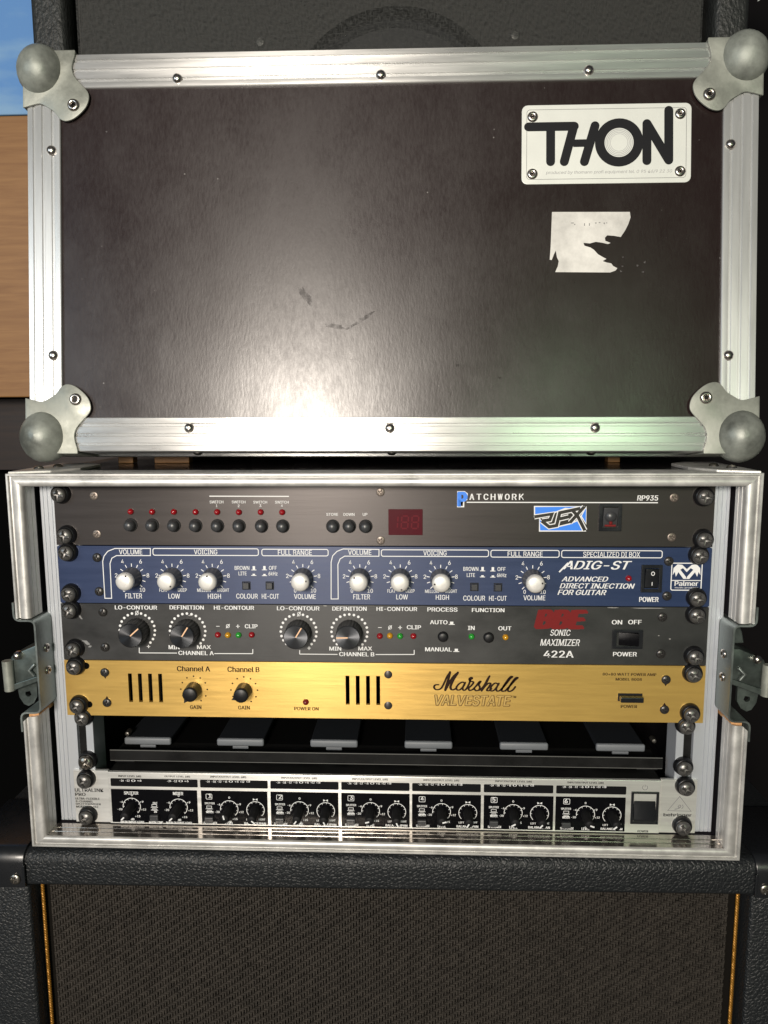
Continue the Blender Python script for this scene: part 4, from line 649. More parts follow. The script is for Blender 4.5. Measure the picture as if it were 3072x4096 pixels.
# aluminium edge profile: u runs from the outside inwards, y backwards
prof = [(0.0, 9.0), (0.0, YF+0.5), (0.35, YF), (1.5, YF), (1.8, YF+0.4), (1.9, YF+2.2), (3.0, YF+2.4), (3.4, YF+0.9), (4.6, YF+0.25), (6.4, YF), (8.2, YF+0.3), (9.5, YF+1.2), (10.0, YF+2.2),
        (10.0, YF+6.9), (9.72, YF+7.0), (9.72, YF+7.5), (10.0, YF+7.6), (10.0, YF+13.0), (9.72, YF+13.1), (9.72, YF+13.6), (10.0, YF+13.7), (10.0, -2.2), (8.6, -2.2), (8.6, YF+5.2), (1.4, YF+5.2), (1.4, 9.0)]
KT, KB, KS = 0.93, 0.80, 1.10             # inner reach of the top, bottom and side profiles
def ext_h(z, dirn, k):
    return MB().sweep([[(-XO+u*KS, y, z+dirn*u*k) for u, y in prof], [(XO-u*KS, y, z+dirn*u*k) for u, y in prof]])
part('edge_profile', ext_h(ZT, -1, KT), 'alu_case', case, smooth=30)
lip = prof[:13] + [(10.0, YF+2.6), (8.6, YF+3.2)] + prof[-3:]
part('edge_profile', MB().sweep([[(-XO+u*KS, y, ZB+u*KB) for u, y in lip], [(XO-u*KS, y, ZB+u*KB) for u, y in lip]]), 'alu_case', case, smooth=30)
fl = [(YF+2.7, -266.5), (YF+8.0, -266.5), (YF+8.2, -266.15), (YF+8.7, -266.15), (YF+8.9, -266.5), (YF+13.5, -266.5), (YF+13.7, -266.15), (YF+14.2, -266.15), (YF+14.4, -266.5), (-1.0, -266.5), (-1.0, -267.3), (YF+2.7, -267.3)]
part('floor_flange', MB().sweep([[(-254.3, y, z) for y, z in fl], [(254.3, y, z) for y, z in fl]]), 'alu_floor', case)
for sx in (-1, 1):
    up = MB().sweep([[(sx*(XO-u*KS), y, ZT-u*KT) for u, y in prof], [(sx*(XO-u*KS), y, -95.2) for u, y in prof]])
    part('edge_profile', up, 'alu_case', case, smooth=30)
    lo = MB().sweep([[(sx*(XO-u*KS), y, -170.5 - (0 if u > 4 else 4*(4-u)/4)) for u, y in prof], [(sx*(XO-u*KS), y, ZB+u*KB) for u, y in prof]])
    part('edge_profile', lo, 'alu_case', case, smooth=30)
# corner braces on the case top, under the lid's balls
for sx in (-1, 1):
    br = MB(); poly = [(sx*264, -19.5), (sx*238, -8), (sx*226, 14), (sx*226, 52), (sx*240, 66), (sx*264, 66)]
    zt = 12.6
    n = len(poly); br.add([(x, y, 10.2) for x, y in poly]+[(x, y, zt) for x, y in poly], [tuple(range(n)), tuple(range(2*n-1, n-1, -1))]+[(i, (i+1) % n, (i+1) % n+n, i+n) for i in range(n)])
    o = part('corner_brace', br, 'alu_case', case, bevel=0.5)
    for rx, ry in ((254, 6), (248, 24)):
        rv = MB(); pf = [(0.01, 15.0), (2.2, 14.6), (3.4, 13.6), (3.8, 12.5)]; seg = 14
        vs = [(sx*rx+r*math.cos(2*math.pi*k/seg), ry+r*math.sin(2*math.pi*k/seg), z) for r, z in pf for k in range(seg)]
        rv.add(vs, [(i*seg+k, i*seg+(k+1) % seg, (i+1)*seg+(k+1) % seg, (i+1)*seg+k) for i in range(3) for k in range(seg)])
        part('rivet', rv, 'rivet', o, smooth=60)
# rack rails with fine vertical ridges and a slot for sliding nuts
for sx in (-1, 1):
    sec = [(253.0, 3.2)]
    for k in range(3): x = 251.0-k*3.2; sec += [(x, 3.2), (x-0.2, 3.8), (x-0.6, 3.8), (x-0.8, 3.2)]
    sec += [(236.3, 3.2), (236.0, 6.5), (229.3, 6.5), (229.0, 3.2), (223.6, 3.2), (223.4, 3.6), (223.4, 24), (225, 24), (225, 8.5), (251.4, 8.5), (251.4, 30), (253, 30)]
    part('rack_rail', MB().sweep([[(sx*x, y, z) for x, y in sec] for z in (-266.0, 2.0)]), 'rail', case)
    part('rail_slot', MB().box(*sorted((sx*235.9, sx*229.4)), 6.2, 6.45, -222, -178), 'chassis', case)
# latch dishes: bent sheet steel let into the sides, with the latch on the outside
def fillet(pts, r, n=4):
    out = [pts[0]]
    for i in range(1, len(pts)-1):
        a, b, c = Vector(pts[i-1]), Vector(pts[i]), Vector(pts[i+1])
        u = (a-b).normalized(); v = (c-b).normalized(); rr = min(r, (a-b).length*0.45, (c-b).length*0.45)
        for k in range(n+1):
            t = k/n; p = (b+u*rr)*(1-t)**2 + b*2*t*(1-t) + (b+v*rr)*t*t; out.append(tuple(p))
    out.append(pts[-1]); return out
def sheet_ring(path, th, sx):             # offset a path to a closed strip section in x,z
    P = [Vector(p) for p in path]; A = []; B = []
    for i in range(len(P)):
        d = (P[min(i+1, len(P)-1)]-P[max(i-1, 0)]).normalized(); nn = Vector((-d.y, d.x)); A.append(P[i]+nn*th/2); B.append(P[i]-nn*th/2)
    return [(sx*p.x, p.y) for p in A+B[::-1]]
for sx in (-1, 1):
    path = fillet([(266.4, -83), (266.4, -96.6), (251.2, -96.6), (251.2, -167.2), (266.2, -167.2), (266.2, -182)], 4.5)
    ring = sheet_ring(path, 1.3, sx)
    dish = part('latch_dish', MB().sweep([[(x, y, z) for x, z in ring] for y in (YF-0.6, 60)]), 'steel', case, smooth=35)
    part('dish_end', MB().box(*sorted((sx*251.9, sx*266)), 58, 59.5, -166, -98), 'steel', dish)
    for rz in (-121.5, -139):
        rv = MB(); seg = 14; pf = [(1.0, 251.2-1.3), (1.9, 251.2-2.0), (3.0, 251.2-1.7), (3.4, 251.2-0.6)]
        vs = [(sx*x, -7+r*math.cos(2*math.pi*k/seg), rz+r*math.sin(2*math.pi*k/seg)) for r, x in pf for k in range(seg)]
        rv.add(vs, [(i*seg+k, i*seg+(k+1) % seg, (i+1)*seg+(k+1) % seg, (i+1)*seg+k) for i in range(3) for k in range(seg)])
        part('rivet', rv, 'rivet', dish, smooth=60)
def latch(sx, dz):
    def P(l): return [(sx*x, z+dz) for x, z in l]
    body = part('latch', MB().prism(P([(252.6, -124), (268, -122.5), (281, -128), (287, -131), (288.5, -136), (287.5, -157.5), (272, -152), (252.6, -146)]), 8, 34), 'steel_d', case, bevel=1.2, smooth=35)
    roll = MB().tube([(sx*289.2, 6, -134+dz), (sx*288.9, 6, -146+dz), (sx*288.6, 6, -158+dz)], 4.0, 16)
    part('hook_roll', roll, 'zinc', body, smooth=50)
    part('spring_pin', MB().tube([(sx*268, 6.5, -137+dz), (sx*272, 4.8, -141+dz), (sx*269, 6.2, -146+dz)], 1.5, 8), 'steel', body, smooth=60)
    part('cross_rib', MB().prism(P([(287, -153.5), (287, -158.5), (258, -147.5), (258, -143.5)]), 5.5, 8.4), 'steel_d', body, bevel=0.5)
    part('pivot', MB().lathe([(0.01, 3.5), (2.6, 4.2), (3.4, 6), (3.4, 9)], 14, (sx*281, -130+dz)), 'rivet', body, smooth=60)
    # tongue with an eye
    tg = [(286, -157.5), (284.8, -166), (281.5, -171.5), (278, -173), (273.5, -170.5), (270.5, -165), (270.2, -152)]
    hx, hz = 277.6, -162.8; n = len(tg); hl = []
    m = MB()
    ang = [math.atan2(z-hz, x-hx) for x, z in tg]
    hl = [(hx+2.6*math.cos(a), hz+2.6*math.sin(a)) for a in ang]
    T_ = P(tg); H_ = P(hl)
    vs = [(x, 12, z) for x, z in T_]+[(x, 12, z) for x, z in H_]+[(x, 15, z) for x, z in T_]+[(x, 15, z) for x, z in H_]
    fs = []
    for i in range(n):
        j = (i+1) % n; fs += [(i, j, j+n, i+n), (i+2*n, i+3*n, j+3*n, j+2*n), (i, i+2*n, j+2*n, j), (i+n, j+n, j+3*n, i+3*n)]
    part('hook_tongue', m.add(vs, fs), 'steel_d', body)
    part('keeper', MB().prism(P([(254, -112), (262, -110), (270.5, -116.5), (272.5, -122), (254, -124)] if sx < 0 else [(254, -104), (270, -103), (274.5, -113), (276.5, -122), (254, -123)]), 20, 23), 'steel_d', body, bevel=0.6)
latch(-1, -2.5); latch(1, 0)

MT['scuff'] = mat('matte scuff', (0.012, 0.009, 0.009), 0.70, 0, 0.15)
def thin_film(m, lo, hi, scale):            # worn, broken film: the sheet below shows through
    nt = m.node_tree; N = nt.nodes; L = nt.links
    tc = N.new('ShaderNodeTexCoord'); n = N.new('ShaderNodeTexNoise'); n.inputs['Scale'].default_value = scale; n.inputs['Detail'].default_value = 5
    L.new(tc.outputs['Object'], n.inputs['Vector'])
    q = N.new('ShaderNodeMapRange'); q.inputs['From Min'].default_value = 0.38; q.inputs['From Max'].default_value = 0.62; q.inputs['To Min'].default_value = lo; q.inputs['To Max'].default_value = hi
    L.new(n.outputs['Fac'], q.inputs['Value'])
    tr = N.new('ShaderNodeBsdfTransparent'); mx = N.new('ShaderNodeMixShader'); L.new(q.outputs[0], mx.inputs[0]); L.new(tr.outputs[0], mx.inputs[1]); L.new(N['Principled BSDF'].outputs[0], mx.inputs[2]); L.new(mx.outputs[0], N['Material Output'].inputs['Surface'])
thin_film(MT['scuff'], 0.0, 0.30, 260)
MT['speck'] = mat('grey speck', (0.12, 0.11, 0.11), 0.8); thin_film(MT['speck'], 0.15, 0.85, 700)

# ------------------------------------------------------------------ the lid standing on the case
lid = thing('case_lid', (5.4, 8.6, 24.7), 'black flight case lid with aluminium edges and ball corners standing on the case', 'case lid')
WL[lid] = Vector((0, 0, 0))                # the lid's parts are written in its own leaning frame
LW, LH, LD = 266.0, 292.0, 62.0
part('panel', MB().box(-LW+3, LW-3, 1.2, 8, 3, LH-3), 'phenolic', lid)
for a in ((-LW+1.6, -LW+8), (LW-8, LW-1.6)): part('side_panel', MB().box(*a, 8.1, LD, 3, LH-3), 'phenolic_in', lid)
part('side_panel', MB().box(-LW+8.1, LW-8.1, 8.1, LD, 1.6, 8), 'phenolic_in', lid); part('side_panel', MB().box(-LW+8.1, LW-8.1, 8.1, LD, LH-8, LH-1.6), 'phenolic_in', lid)
FW = 25.2
fp = [(0, FW), (0, 0.6), (0.6, -0.5), (4.3, -0.8), (4.9, 0.0), (5.9, 0.0), (6.4, -0.75), (11.0, -0.75), (11.6, 0.05), (12.8, 0.05), (13.4, -0.75), (18.2, -0.75), (18.8, 0.05), (20.2, 0.05), (20.9, -1.0), (22, -1.15), (FW-0.5, -1.15), (FW, -0.6), (FW, 1.1), (1.5, 1.1), (1.5, FW)]
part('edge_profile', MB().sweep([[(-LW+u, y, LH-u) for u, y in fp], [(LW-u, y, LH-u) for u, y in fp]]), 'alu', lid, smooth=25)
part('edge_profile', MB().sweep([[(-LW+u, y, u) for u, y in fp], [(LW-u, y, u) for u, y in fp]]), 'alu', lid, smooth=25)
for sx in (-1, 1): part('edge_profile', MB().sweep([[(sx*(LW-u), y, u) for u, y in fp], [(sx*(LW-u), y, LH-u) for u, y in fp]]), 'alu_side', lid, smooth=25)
part('rear_profile', MB().box(-LW-0.4, LW+0.4, LD-9, LD+1.5, -0.9, 5), 'alu', lid, bevel=0.5)
part('rear_profile', MB().box(-LW-0.4, LW+0.4, LD-9, LD+1.5, LH-5, LH+0.9), 'alu', lid, bevel=0.5)
rv = MB().lathe([(0.01, -2.9), (1.3, -2.85), (2.4, -2.4), (3.2, -1.5), (3.6, -0.4), (3.7, 0.3)], 24).mesh('rivet', 'rivet', smooth=60)
for x, z in D['lid_riv']: place('rivet', rv, (x, -0.7, z), lid)
rvb = MB(); pf = [(0.01, -2.3), (2.0, -2.0), (3.2, -1.0), (3.7, 0.3)]; seg = 16
rvb.add([(r*math.cos(2*math.pi*k/seg), r*math.sin(2*math.pi*k/seg), z) for r, z in pf for k in range(seg)], [(i*seg+k, i*seg+(k+1) % seg, (i+1)*seg+(k+1) % seg, (i+1)*seg+k) for i in range(3) for k in range(seg)])
rvb = rvb.mesh('rivet', 'rivet', smooth=60)
for x in (-143, 4, 152): place('rivet', rvb, (x, 13, 0.1), lid)
# ball corners: three-lobed plate with a pop rivet, wrapped round the edge, and a half ball
plate = catmull([(-1.8, 39.6), (5.5, 37.6), (11.2, 36.8), (16.8, 39.6), (21.8, 43), (25.2, 47.5), (29.7, 49.7), (35.8, 48.2), (42, 43.5), (46, 38.5), (47.6, 32.9), (46.5, 28.4), (42, 23.3), (37, 17.7), (35, 12.1), (35.6, 7), (37.2, 1.5), (37.4, -1.8)], 3) + [(-1.8, -1.8)]
ring_r = MB().lathe([(1.5, -0.6), (1.8, -1.5), (2.8, -2.0), (4.0, -1.5), (4.5, -0.2), (4.7, 0.3)], 24).mesh('rivet', 'rivet', smooth=60)
hole_r = MB().lathe([(0.01, 0.0), (1.6, 0.0)], 14).mesh('rivet_hole', 'brown')
for sx in (-1, 1):
    for top in (0, 1):
        def M_(x, z): return (sx*(LW-x), LH-z if top else z)
        poly = [M_(x, z) for x, z in plate]
        c = part('ball_corner', MB().prism(poly, -2.9, -1.2), 'zinc', lid, bevel=0.5, seg=2, smooth=35)
        # flanges over the two edge faces
        w = MB(); xa, za = M_(-1.9, -1.9); xb, zb = M_(-0.2, 39); xc, zc = M_(37, -0.2)
        w.box(min(xa, xb), max(xa, xb), -2.6, 38, min(za, zb), max(za, zb)); part('flange', w, 'zinc', c, bevel=0.5)
        w = MB(); w.box(min(xa, xc), max(xa, xc), -2.4, 38, min(za, zc), max(za, zc)); part('flange', w, 'zinc', c, bevel=0.5)
        # ball
        bm = MB(); vs = []; nu, nv = 28, 18; bx, bz = M_(10.2, 11.2)
        for j in range(nv+1):
            t = math.pi*j/nv
            for k in range(nu):
                a = 2*math.pi*k/nu; d = Vector((math.sin(t)*math.cos(a), -math.cos(t), math.sin(t)*math.sin(a)))
                dn = 1+0.012*noise.noise(d*3+Vector((sx*5, top*7, 0)))
                vs.append((bx+17.6*d.x*dn, 3.5+18.5*d.y*dn, bz+19.2*d.z*dn))
        bm.add(vs, [(j*nu+k, j*nu+(k+1) % nu, (j+1)*nu+(k+1) % nu, (j+1)*nu+k) for j in range(nv) for k in range(nu)])
        part('ball', bm, 'ball', c, smooth=80)
        rx, rz = M_(36.2, 38.4)
        place('rivet', ring_r, (rx, -2.9, rz), c); place('rivet_hole', hole_r, (rx, -3.6, rz), c)
# maker's badge
bd = D['badge']; bx0, bx1 = (bd[0][0]+bd[3][0])/2, (bd[1][0]+bd[2][0])/2; bz1, bz0 = (bd[0][1]+bd[1][1])/2, (bd[2][1]+bd[3][1])/2
badge = part('name_plate', MB().prism(rrect(bx0, bx1, bz0, bz1, 4.2), 0.2, 1.15), 'badge', lid, bevel=0.3, label='white riveted name plate with bold black lettering')
m = MB(); outline(m, rrect(bx0+3.6, bx1-3.6, bz0+3.4, bz1-3.4, 2.2), 0.35, 0.17); part('rim_line', m, 'dim', badge)
m = MB()
for i, st in enumerate(D['thon']):
    p = [tuple(q) for q in st]; r_ = 1 if i else 0
    ribbon(m, p, 6.4 if i != 4 else 5.4, 0.16-0.006*i, rnd=i not in (4,))
oc, oe, oi = D['thon_O']; Ro = oe[0]-oc[0]+0.9; Ri = oi[0]-oc[0]-0.3
part('lettering', m, 'ink', badge)
m = MB(); m.add([(oc[0]+r*math.cos(2*math.pi*k/40), 0.06, oc[1]+r*math.sin(2*math.pi*k/40)) for r in (Ro, Ri) for k in range(40)], [(k, (k+1) % 40, (k+1) % 40+40, k+40) for k in range(40)])
part('lettering', m, 'ink', badge)
part('letter_disc', MB().add([(oc[0]+(Ri+0.3)*math.cos(2*math.pi*k/40), 0.10, oc[1]+(Ri+0.3)*math.sin(2*math.pi*k/40)) for k in range(40)], [tuple(range(40))]), 'badge', badge)
m = MB()
for i, r in enumerate((10.6, 9.5, 8.4, 7.3, 6.2)):
    outline(m, [(oc[0]+0.25*(10.6-r)*0+r*math.cos(2*math.pi*k/36), oc[1]+r*math.sin(2*math.pi*k/36)) for k in range(36)], 0.55-0.06*i, 0.08)
part('letter_rings', m, 'grey_p', badge)
bt = D['badge_txt']; m = MB()
put_text(m, ('produced by thomann profi equipment tel. 0 95 46/9 22 30', (bt[0][0]+bt[1][0])/2, (bt[0][1]+bt[1][1])/2, bt[1][0]-bt[0][0], 2.9, 0.2, 0), 0.15)
part('small_print', m, 'grey_p', badge)
rg = MB().lathe([(0.9, -0.2), (1.2, -0.9), (2.2, -1.3), (3.4, -0.9), (4.0, 0.2)], 20).mesh('rivet', 'rivet', smooth=60)
hs = MB().lathe([(0.01, 0.0), (1.0, 0.0)], 12).mesh('rivet_hole', 'brown')
for x, z in D['badge_riv']: place('rivet', rg, (x, 0.1, z), badge); place('rivet_hole', hs, (x, -0.15, z), badge)
# torn remains of a paper label
stk = part('torn_label', MB().prism([tuple(p) for p in D['stk']], 1.02, 1.15), 'label', lid, label='torn remains of a white paper sticker')
for i, (x, z) in enumerate(D['stk_bits']): part('paper_scrap', MB().prism([(x+(0.8+0.4*math.sin(3*k+i))*math.cos(k*1.05), z+(0.6+0.3*math.cos(2*k+i))*math.sin(k*1.05)) for k in range(6)], 1.04, 1.15), 'speck', stk)
m = MB()
for x, z, w, h in D['stk_ink']: m.add([(x-w*0.05, 0.98, z-h*0.05), (x+w*0.05, 0.98, z-h*0.05), (x+w*0.05, 0.98, z+h*0.05), (x-w*0.05, 0.98, z+h*0.05)], [(0, 1, 2, 3)])
part('faded_print', m, 'dim', stk)
# scuffs and small specks
def blot(cx_, cz_, w, h, seed, tilt=0.0, n=18):
    rr = random.Random(seed); out = []
    for k in range(n):
        a = 2*math.pi*k/n; q = rr.uniform(0.6, 1.15); x, z = w*q*math.cos(a), h*q*math.sin(a)
        out.append((cx_+x*math.cos(tilt)-z*math.sin(tilt), cz_+x*math.sin(tilt)+z*math.cos(tilt)))
    return out
for i, (x, z, w, h_, t_) in enumerate(((-59, 114, 9, 3.2, -0.95), (-38, 92, 8, 2.2, -0.1), (-18, 96.5, 12, 1.5, 0.55), (-27, 91, 4, 1.0, 0.4), (52, 63, 2.0, 1.2, 0), (83, 53.6, 1.4, 0.9, 0))):
    part('scuff', MB().add([(x_, 1.15, z_) for x_, z_ in blot(x, z, w, h_, i+3, t_)], [tuple(range(18))]), 'scuff', lid)
for i, (x, z, w, h_) in enumerate(((-168.8, 85.9, 2.6, 1.2), (-207, 236, 1.0, 0.7), (-211, 152, 0.7, 0.5), (-226, 128, 0.8, 0.6), (-100, 130, 0.6, 0.5), (-213, 33, 0.6, 1.0))):
    part('speck', MB().add([(x_, 1.14, z_) for x_, z_ in blot(x, z, w, h_, i+30)], [tuple(range(18))]), 'speck', lid)
lid.rotation_mode = 'YXZ'; lid.rotation_euler = (R(-6.7), R(0.14), R(0.33))

# ------------------------------------------------------------------ shared small hardware
HEAD = screw_head('rack_screw', 5.5, 4.2, 4.1, 1.15, 2.9, 'screw', 0.5)
HEAD2 = screw_head('rack_screw', 5.5, 4.2, 4.1, 1.15, 2.9, 'screw', 1.1)
HEAD3 = screw_head('rack_screw', 5.5, 4.2, 4.1, 1.15, 2.9, 'screw', 0.15)
HEADB = screw_head('rack_screw', 5.7, 4.2, 4.1, 1.15, 2.9, 'screw_b', 0.6)
WASH = MB().lathe([(5.0, -3.4), (5.9, -4.2), (6.6, -3.8), (7.2, -1.6), (7.4, 0)], 32).mesh('washer', 'washer', smooth=50)
FSCR = screw_head('panel_screw', 3.1, 0.7, 2.0, 0.42, 0.6, 'fscrew', 0.5)
PSCR = screw_head('panel_screw', 3.4, 2.0, 2.1, 0.5, 1.1, 'screw_p', 0.3)
def rack_screw(unit, x, z, y=0.0, k=0, bare=False, dz=0.35):
    hd = place('rack_screw', HEADB if bare else (HEAD, HEAD2, HEAD3)[(k*2+int(abs(z))) % 3], (x, y-3.9, z), unit)
    place('washer', WASH, (x+0.2, y, z+dz), hd)
def led(unit, x, z, m, r=2.35):
    nm = 'led_'+m
    if nm not in bpy.data.meshes:
        MB().lathe([(0.01, -2.9), (1.2, -2.6), (2.0, -1.7), (2.35, -0.5), (2.35, 0)], 18).mesh(nm, m, smooth=60)
    o = place('indicator_lamp', bpy.data.meshes[nm], (x, 0, z), unit); return o
def unit(name, k, label, x0=-241.3, x1=241.3, cat='rack unit'):
    return thing(name, (0, 3.0, -44.45*k), label, cat)
def chassis(u, z1, w=216, d=230): part('chassis', MB().box(-w, w, 3.1, d, z1-42.5, z1-1.2), 'chassis', u)
TY = -0.12                                 # lettering plane
SC = D['screws']

# ------------------------------------------------------------------ unit 1: brown switching unit
u = unit('rack_switcher', 1, 'dark brown rack switcher with red display, top unit in the case')
part('front_panel', MB().box(-241.3, 241.3, 0, 3, -44.1, 1.2), 'brown', u, bevel=0.25); chassis(u, 0)
for x, z in D['u1_led']: led(u, x, z, 'led_r')
BTN = MB().lathe([(0.01, -7.2), (2.0, -7.0), (3.2, -6.2), (3.9, -4.6), (4.1, -2.0), (4.15, 0)], 22).mesh('push_button', 'button', smooth=60)
COLLAR = MB().lathe([(4.2, -0.8), (4.9, -0.8), (5.1, 0)], 22).mesh('button_collar', 'black', smooth=40)
for x, z in D['u1_btn']: b_ = place('push_button', BTN, (x, 0, z-1.0), u); place('button_collar', COLLAR, (x, 0, z-1.0), b_)
part('lettering', texts(D['u1_txt'], TY), 'white', u)
pt_ = D['u1_patch']; m = MB(); pitch_ = pt_[3]/7.75
for i, ch in enumerate('ATCHWORK'): put_text(m, (ch, pt_[1]-pt_[3]/2+pitch_*(i+0.42), pt_[2], pitch_*0.62, pt_[4]*0.9, 0, 1), TY)
for i, (x0, z0, x1, z1) in enumerate(D['u1_lines']): ribbon(m, [(x0, z0), (x1, z1)], 0.75, TY-0.01, rnd=False)
part('lettering', m, 'white', u)
P_ = D['u1_P']; px0 = min(p[0] for p in P_); px1 = max(p[0] for p in P_); pz0 = min(p[1] for p in P_); pz1 = max(p[1] for p in P_)
m = MB(); outline(m, [(px0-0.3, pz1+0.3), (px0-0.3, pz0-0.3), (px0+4.0, pz0-0.3), (px0+4.0, pz0+4.2), (px1, pz0+4.8), (px1+0.4, pz1-1.2), (px1-1.6, pz1+0.3)], 0.9, TY+0.03); part('logo_outline', m, 'white', u)
m = MB(); put_text(m, ('P', (px0+px1)/2, (pz0+pz1)/2, px1-px0-0.6, pz1-pz0-0.4, 0, 2), TY-0.02); part('logo_letter', m, 'bluep', u)
m = MB()
for poly in D['rfx_poly']: m.add([(x, TY, z) for x, z in poly], [tuple(range(len(poly)))])
part('logo_field', m, 'bluep', u)
m = MB()
for i, poly in enumerate(D['rfx_poly']): outline(m, [tuple(p) for p in poly], 0.85, TY-0.03-0.004*i)
part('logo_outline', m, 'white', u)
m = MB()
for i, st in enumerate(D['rfx_R']): ribbon(m, [tuple(p) for p in st], 3.7, TY-0.05-0.008*i, rnd=False)
part('logo_edge', m, 'white', u)
m = MB()
for i, st in enumerate(D['rfx_R']): ribbon(m, [tuple(p) for p in st], 2.4, TY-0.10-0.008*i, rnd=False)
part('logo_lettering', m, 'brown', u)
x0, z1, x1, z0 = D['u1_disp']
d_ = part('display', MB().box(x0, x1, -0.5, 0.5, z0, z1), 'disp', u, bevel=0.2)
m = MB()
def seg7(m, cx_, cz_, w, h, on, y):
    t = 1.0
    for s_, (xa, za, xb, zb) in {'a': (-w, h, w, h), 'g': (-w, 0, w, 0), 'd': (-w, -h, w, -h), 'f': (-w, 0, -w, h), 'e': (-w, -h, -w, 0), 'b': (w, 0, w, h), 'c': (w, -h, w, 0)}.items():
        if s_ in on:
            k = 0.12; pa = Vector((cx_+xa+0.08*za, cz_+za)); pb = Vector((cx_+xb+0.08*zb, cz_+zb)); dd = (pb-pa)*k
            ribbon(m, [tuple(pa+dd), tuple(pb-dd)], t, y, rnd=False)
seg7(m, x0+5.0, (z0+z1)/2, 1.8, 4.6, 'bc', -0.56); seg7(m, x0+12, (z0+z1)/2, 2.4, 4.6, 'abcdefg', -0.56); seg7(m, x0+19.5, (z0+z1)/2, 2.4, 4.6, 'abcdefg', -0.56)
part('display_segments', m, 'seg', d_)
def rocker(u, x0, x1, z0, z1, round_=False, marks=True, name='power_switch'):
    w = x1-x0; h = z1-z0
    o = part(name, grid_panel(x0, x1, z0, z1, -1.6, 0, [(x0+w*0.16, x1-w*0.16, z0+h*0.12, z1-h*0.12)]), 'plastic', u, bevel=0.35)
    xa, xb, za, zb = x0+w*0.18, x1-w*0.18, z0+h*0.14, z1-h*0.14
    zm = (za+zb)/2; r = MB()
    sec = [(-0.2, zb), (-3.6, zb), (-1.6, zm), (-1.2, za+1.0), (-0.4, za), (1.5, za), (1.5, zb)]
    r.sweep([[(x, y, z) for y, z in sec] for x in (xa, xb)])
    part('rocker', r, 'button' if round_ else 'plastic', o, bevel=0.4, seg=3, smooth=40)
    return o, xa, xb, za, zb
x0, z1, x1, z0 = D['u1_sw']
o, xa, xb, za, zb = rocker(u, x0, x1, z0, z1, True)
part('lens', MB().lathe([(0.01, -4.4), (1.6, -4.2), (3.2, -3.4), (4.4, -2.0), (4.6, -0.6)], 20, ((xa+xb)/2, (za+zb)/2+1.0)), 'button', o, smooth=60)
part('red_mark', MB().box((xa+xb)/2-4.0, (xa+xb)/2+4.0, -1.9, -1.0, za+0.6, za+2.0), 'red', o, bevel=0.3)
part('red_mark', MB().lathe([(0.01, -3.9), (1.1, -3.5), (1.3, -2.6)], 12, ((xa+xb)/2, za+3.4)), 'red', o, smooth=60)
for x, z in D['u1_fscr']: place('panel_screw', FSCR, (x, 0, z), u)
for k, i in enumerate((0, 1, 2, 3)): rack_screw(u, *SC[i], k=k)

# ------------------------------------------------------------------ unit 2: blue direct injection box
u = unit('direct_injection_box', 2, 'blue rack direct injection box with eight silver knobs, second unit from the top')
part('front_panel', MB().prism(rrect(-241.3, 241.3, -88.55, -44.75, 1.2), 0, 3), 'blue', u, bevel=0.25); chassis(u, -44.6)
part('lettering', texts(D['u2_txt'], TY), 'white', u)
m = MB()
for i, (x0, z1, x1, z0) in enumerate(D['u2_rect']): outline(m, rrect(x0, x1, z0, z1, 1.4), 0.62, TY-0.01)
for pl in D['u2_L']: outline(m, [tuple(p) for p in pl], 0.62, TY-0.01)
for (x, z) in D['u2_knob']:
    z -= 1.5
    for a in range(-135, 136, 27):
        r0, r1 = (8.2, 10.5)
        ribbon(m, [(x+r0*math.sin(R(a)), z+r0*math.cos(R(a))), (x+r1*math.sin(R(a)), z+r1*math.cos(R(a)))], 0.62, TY-0.01, rnd=False)
for i, (x, z) in enumerate(D['u2_icon']):
    h = (2.6, 1.0)[i % 2]
    m.add([(x-0.9, TY-0.01, z-1.2), (x+0.9, TY-0.01, z-1.2), (x+0.9, TY-0.01, z-1.2+h), (x-0.9, TY-0.01, z-1.2+h)], [(0, 1, 2, 3)])
    ribbon(m, [(x-1.9, z-1.5), (x+1.9, z-1.5)], 0.5, TY-0.02, rnd=False)
(ax, az), (bx, bz) = D['adig_tail']; ribbon(m, [(ax+1.2, az), (bx, bz)], 1.1, TY-0.02, rnd=False)
# palm emblem
x0, z1, x1, z0 = D['u2_palm']; w = x1-x0; h = z1-z0
outline(m, rrect(x0, x1, z0, z1, 1.2), 0.7, TY-0.01)
ribbon(m, [(x0+0.4, z0+h*0.36), (x1-0.4, z0+h*0.36)], 0.6, TY-0.015, rnd=False)
cxp, czp = (x0+x1)/2, z0+h*0.40
for sgn in (-1, 1):
    pts = [(0, 0.02), (0.10, 0.02), (0.28, 0.27), (0.36, 0.10), (0.40, 0.28), (0.47, 0.16), (0.45, 0.42), (0.32, 0.56), (0.16, 0.54), (0.06, 0.44), (0.0, 0.38), (0.0, 0.27), (0.13, 0.42), (0.22, 0.36), (0.02, 0.10)]
    poly = [(cxp+sgn*a*w*0.98, TY-0.012, czp+b*h) for a, b in pts]
    m.add(poly, [tuple(range(len(poly)))])
part('panel_print', m, 'white', u)
KB_ = MB().lathe([(6.55, -12.6), (7.1, -5), (7.6, 0)], 28).mesh('knob', 'knob_g', smooth=50)
KC_ = MB().lathe([(0.01, -17.2), (3.5, -17.1), (5.5, -16.6), (6.5, -15.4), (6.7, -13.6), (6.6, -12.4)], 32).mesh('knob_cap', 'knob_s', smooth=60)
KD_ = MB().lathe([(0.01, -0.15), (0.7, -0.15), (0.8, 0.25)], 12).mesh('dot', 'brown')
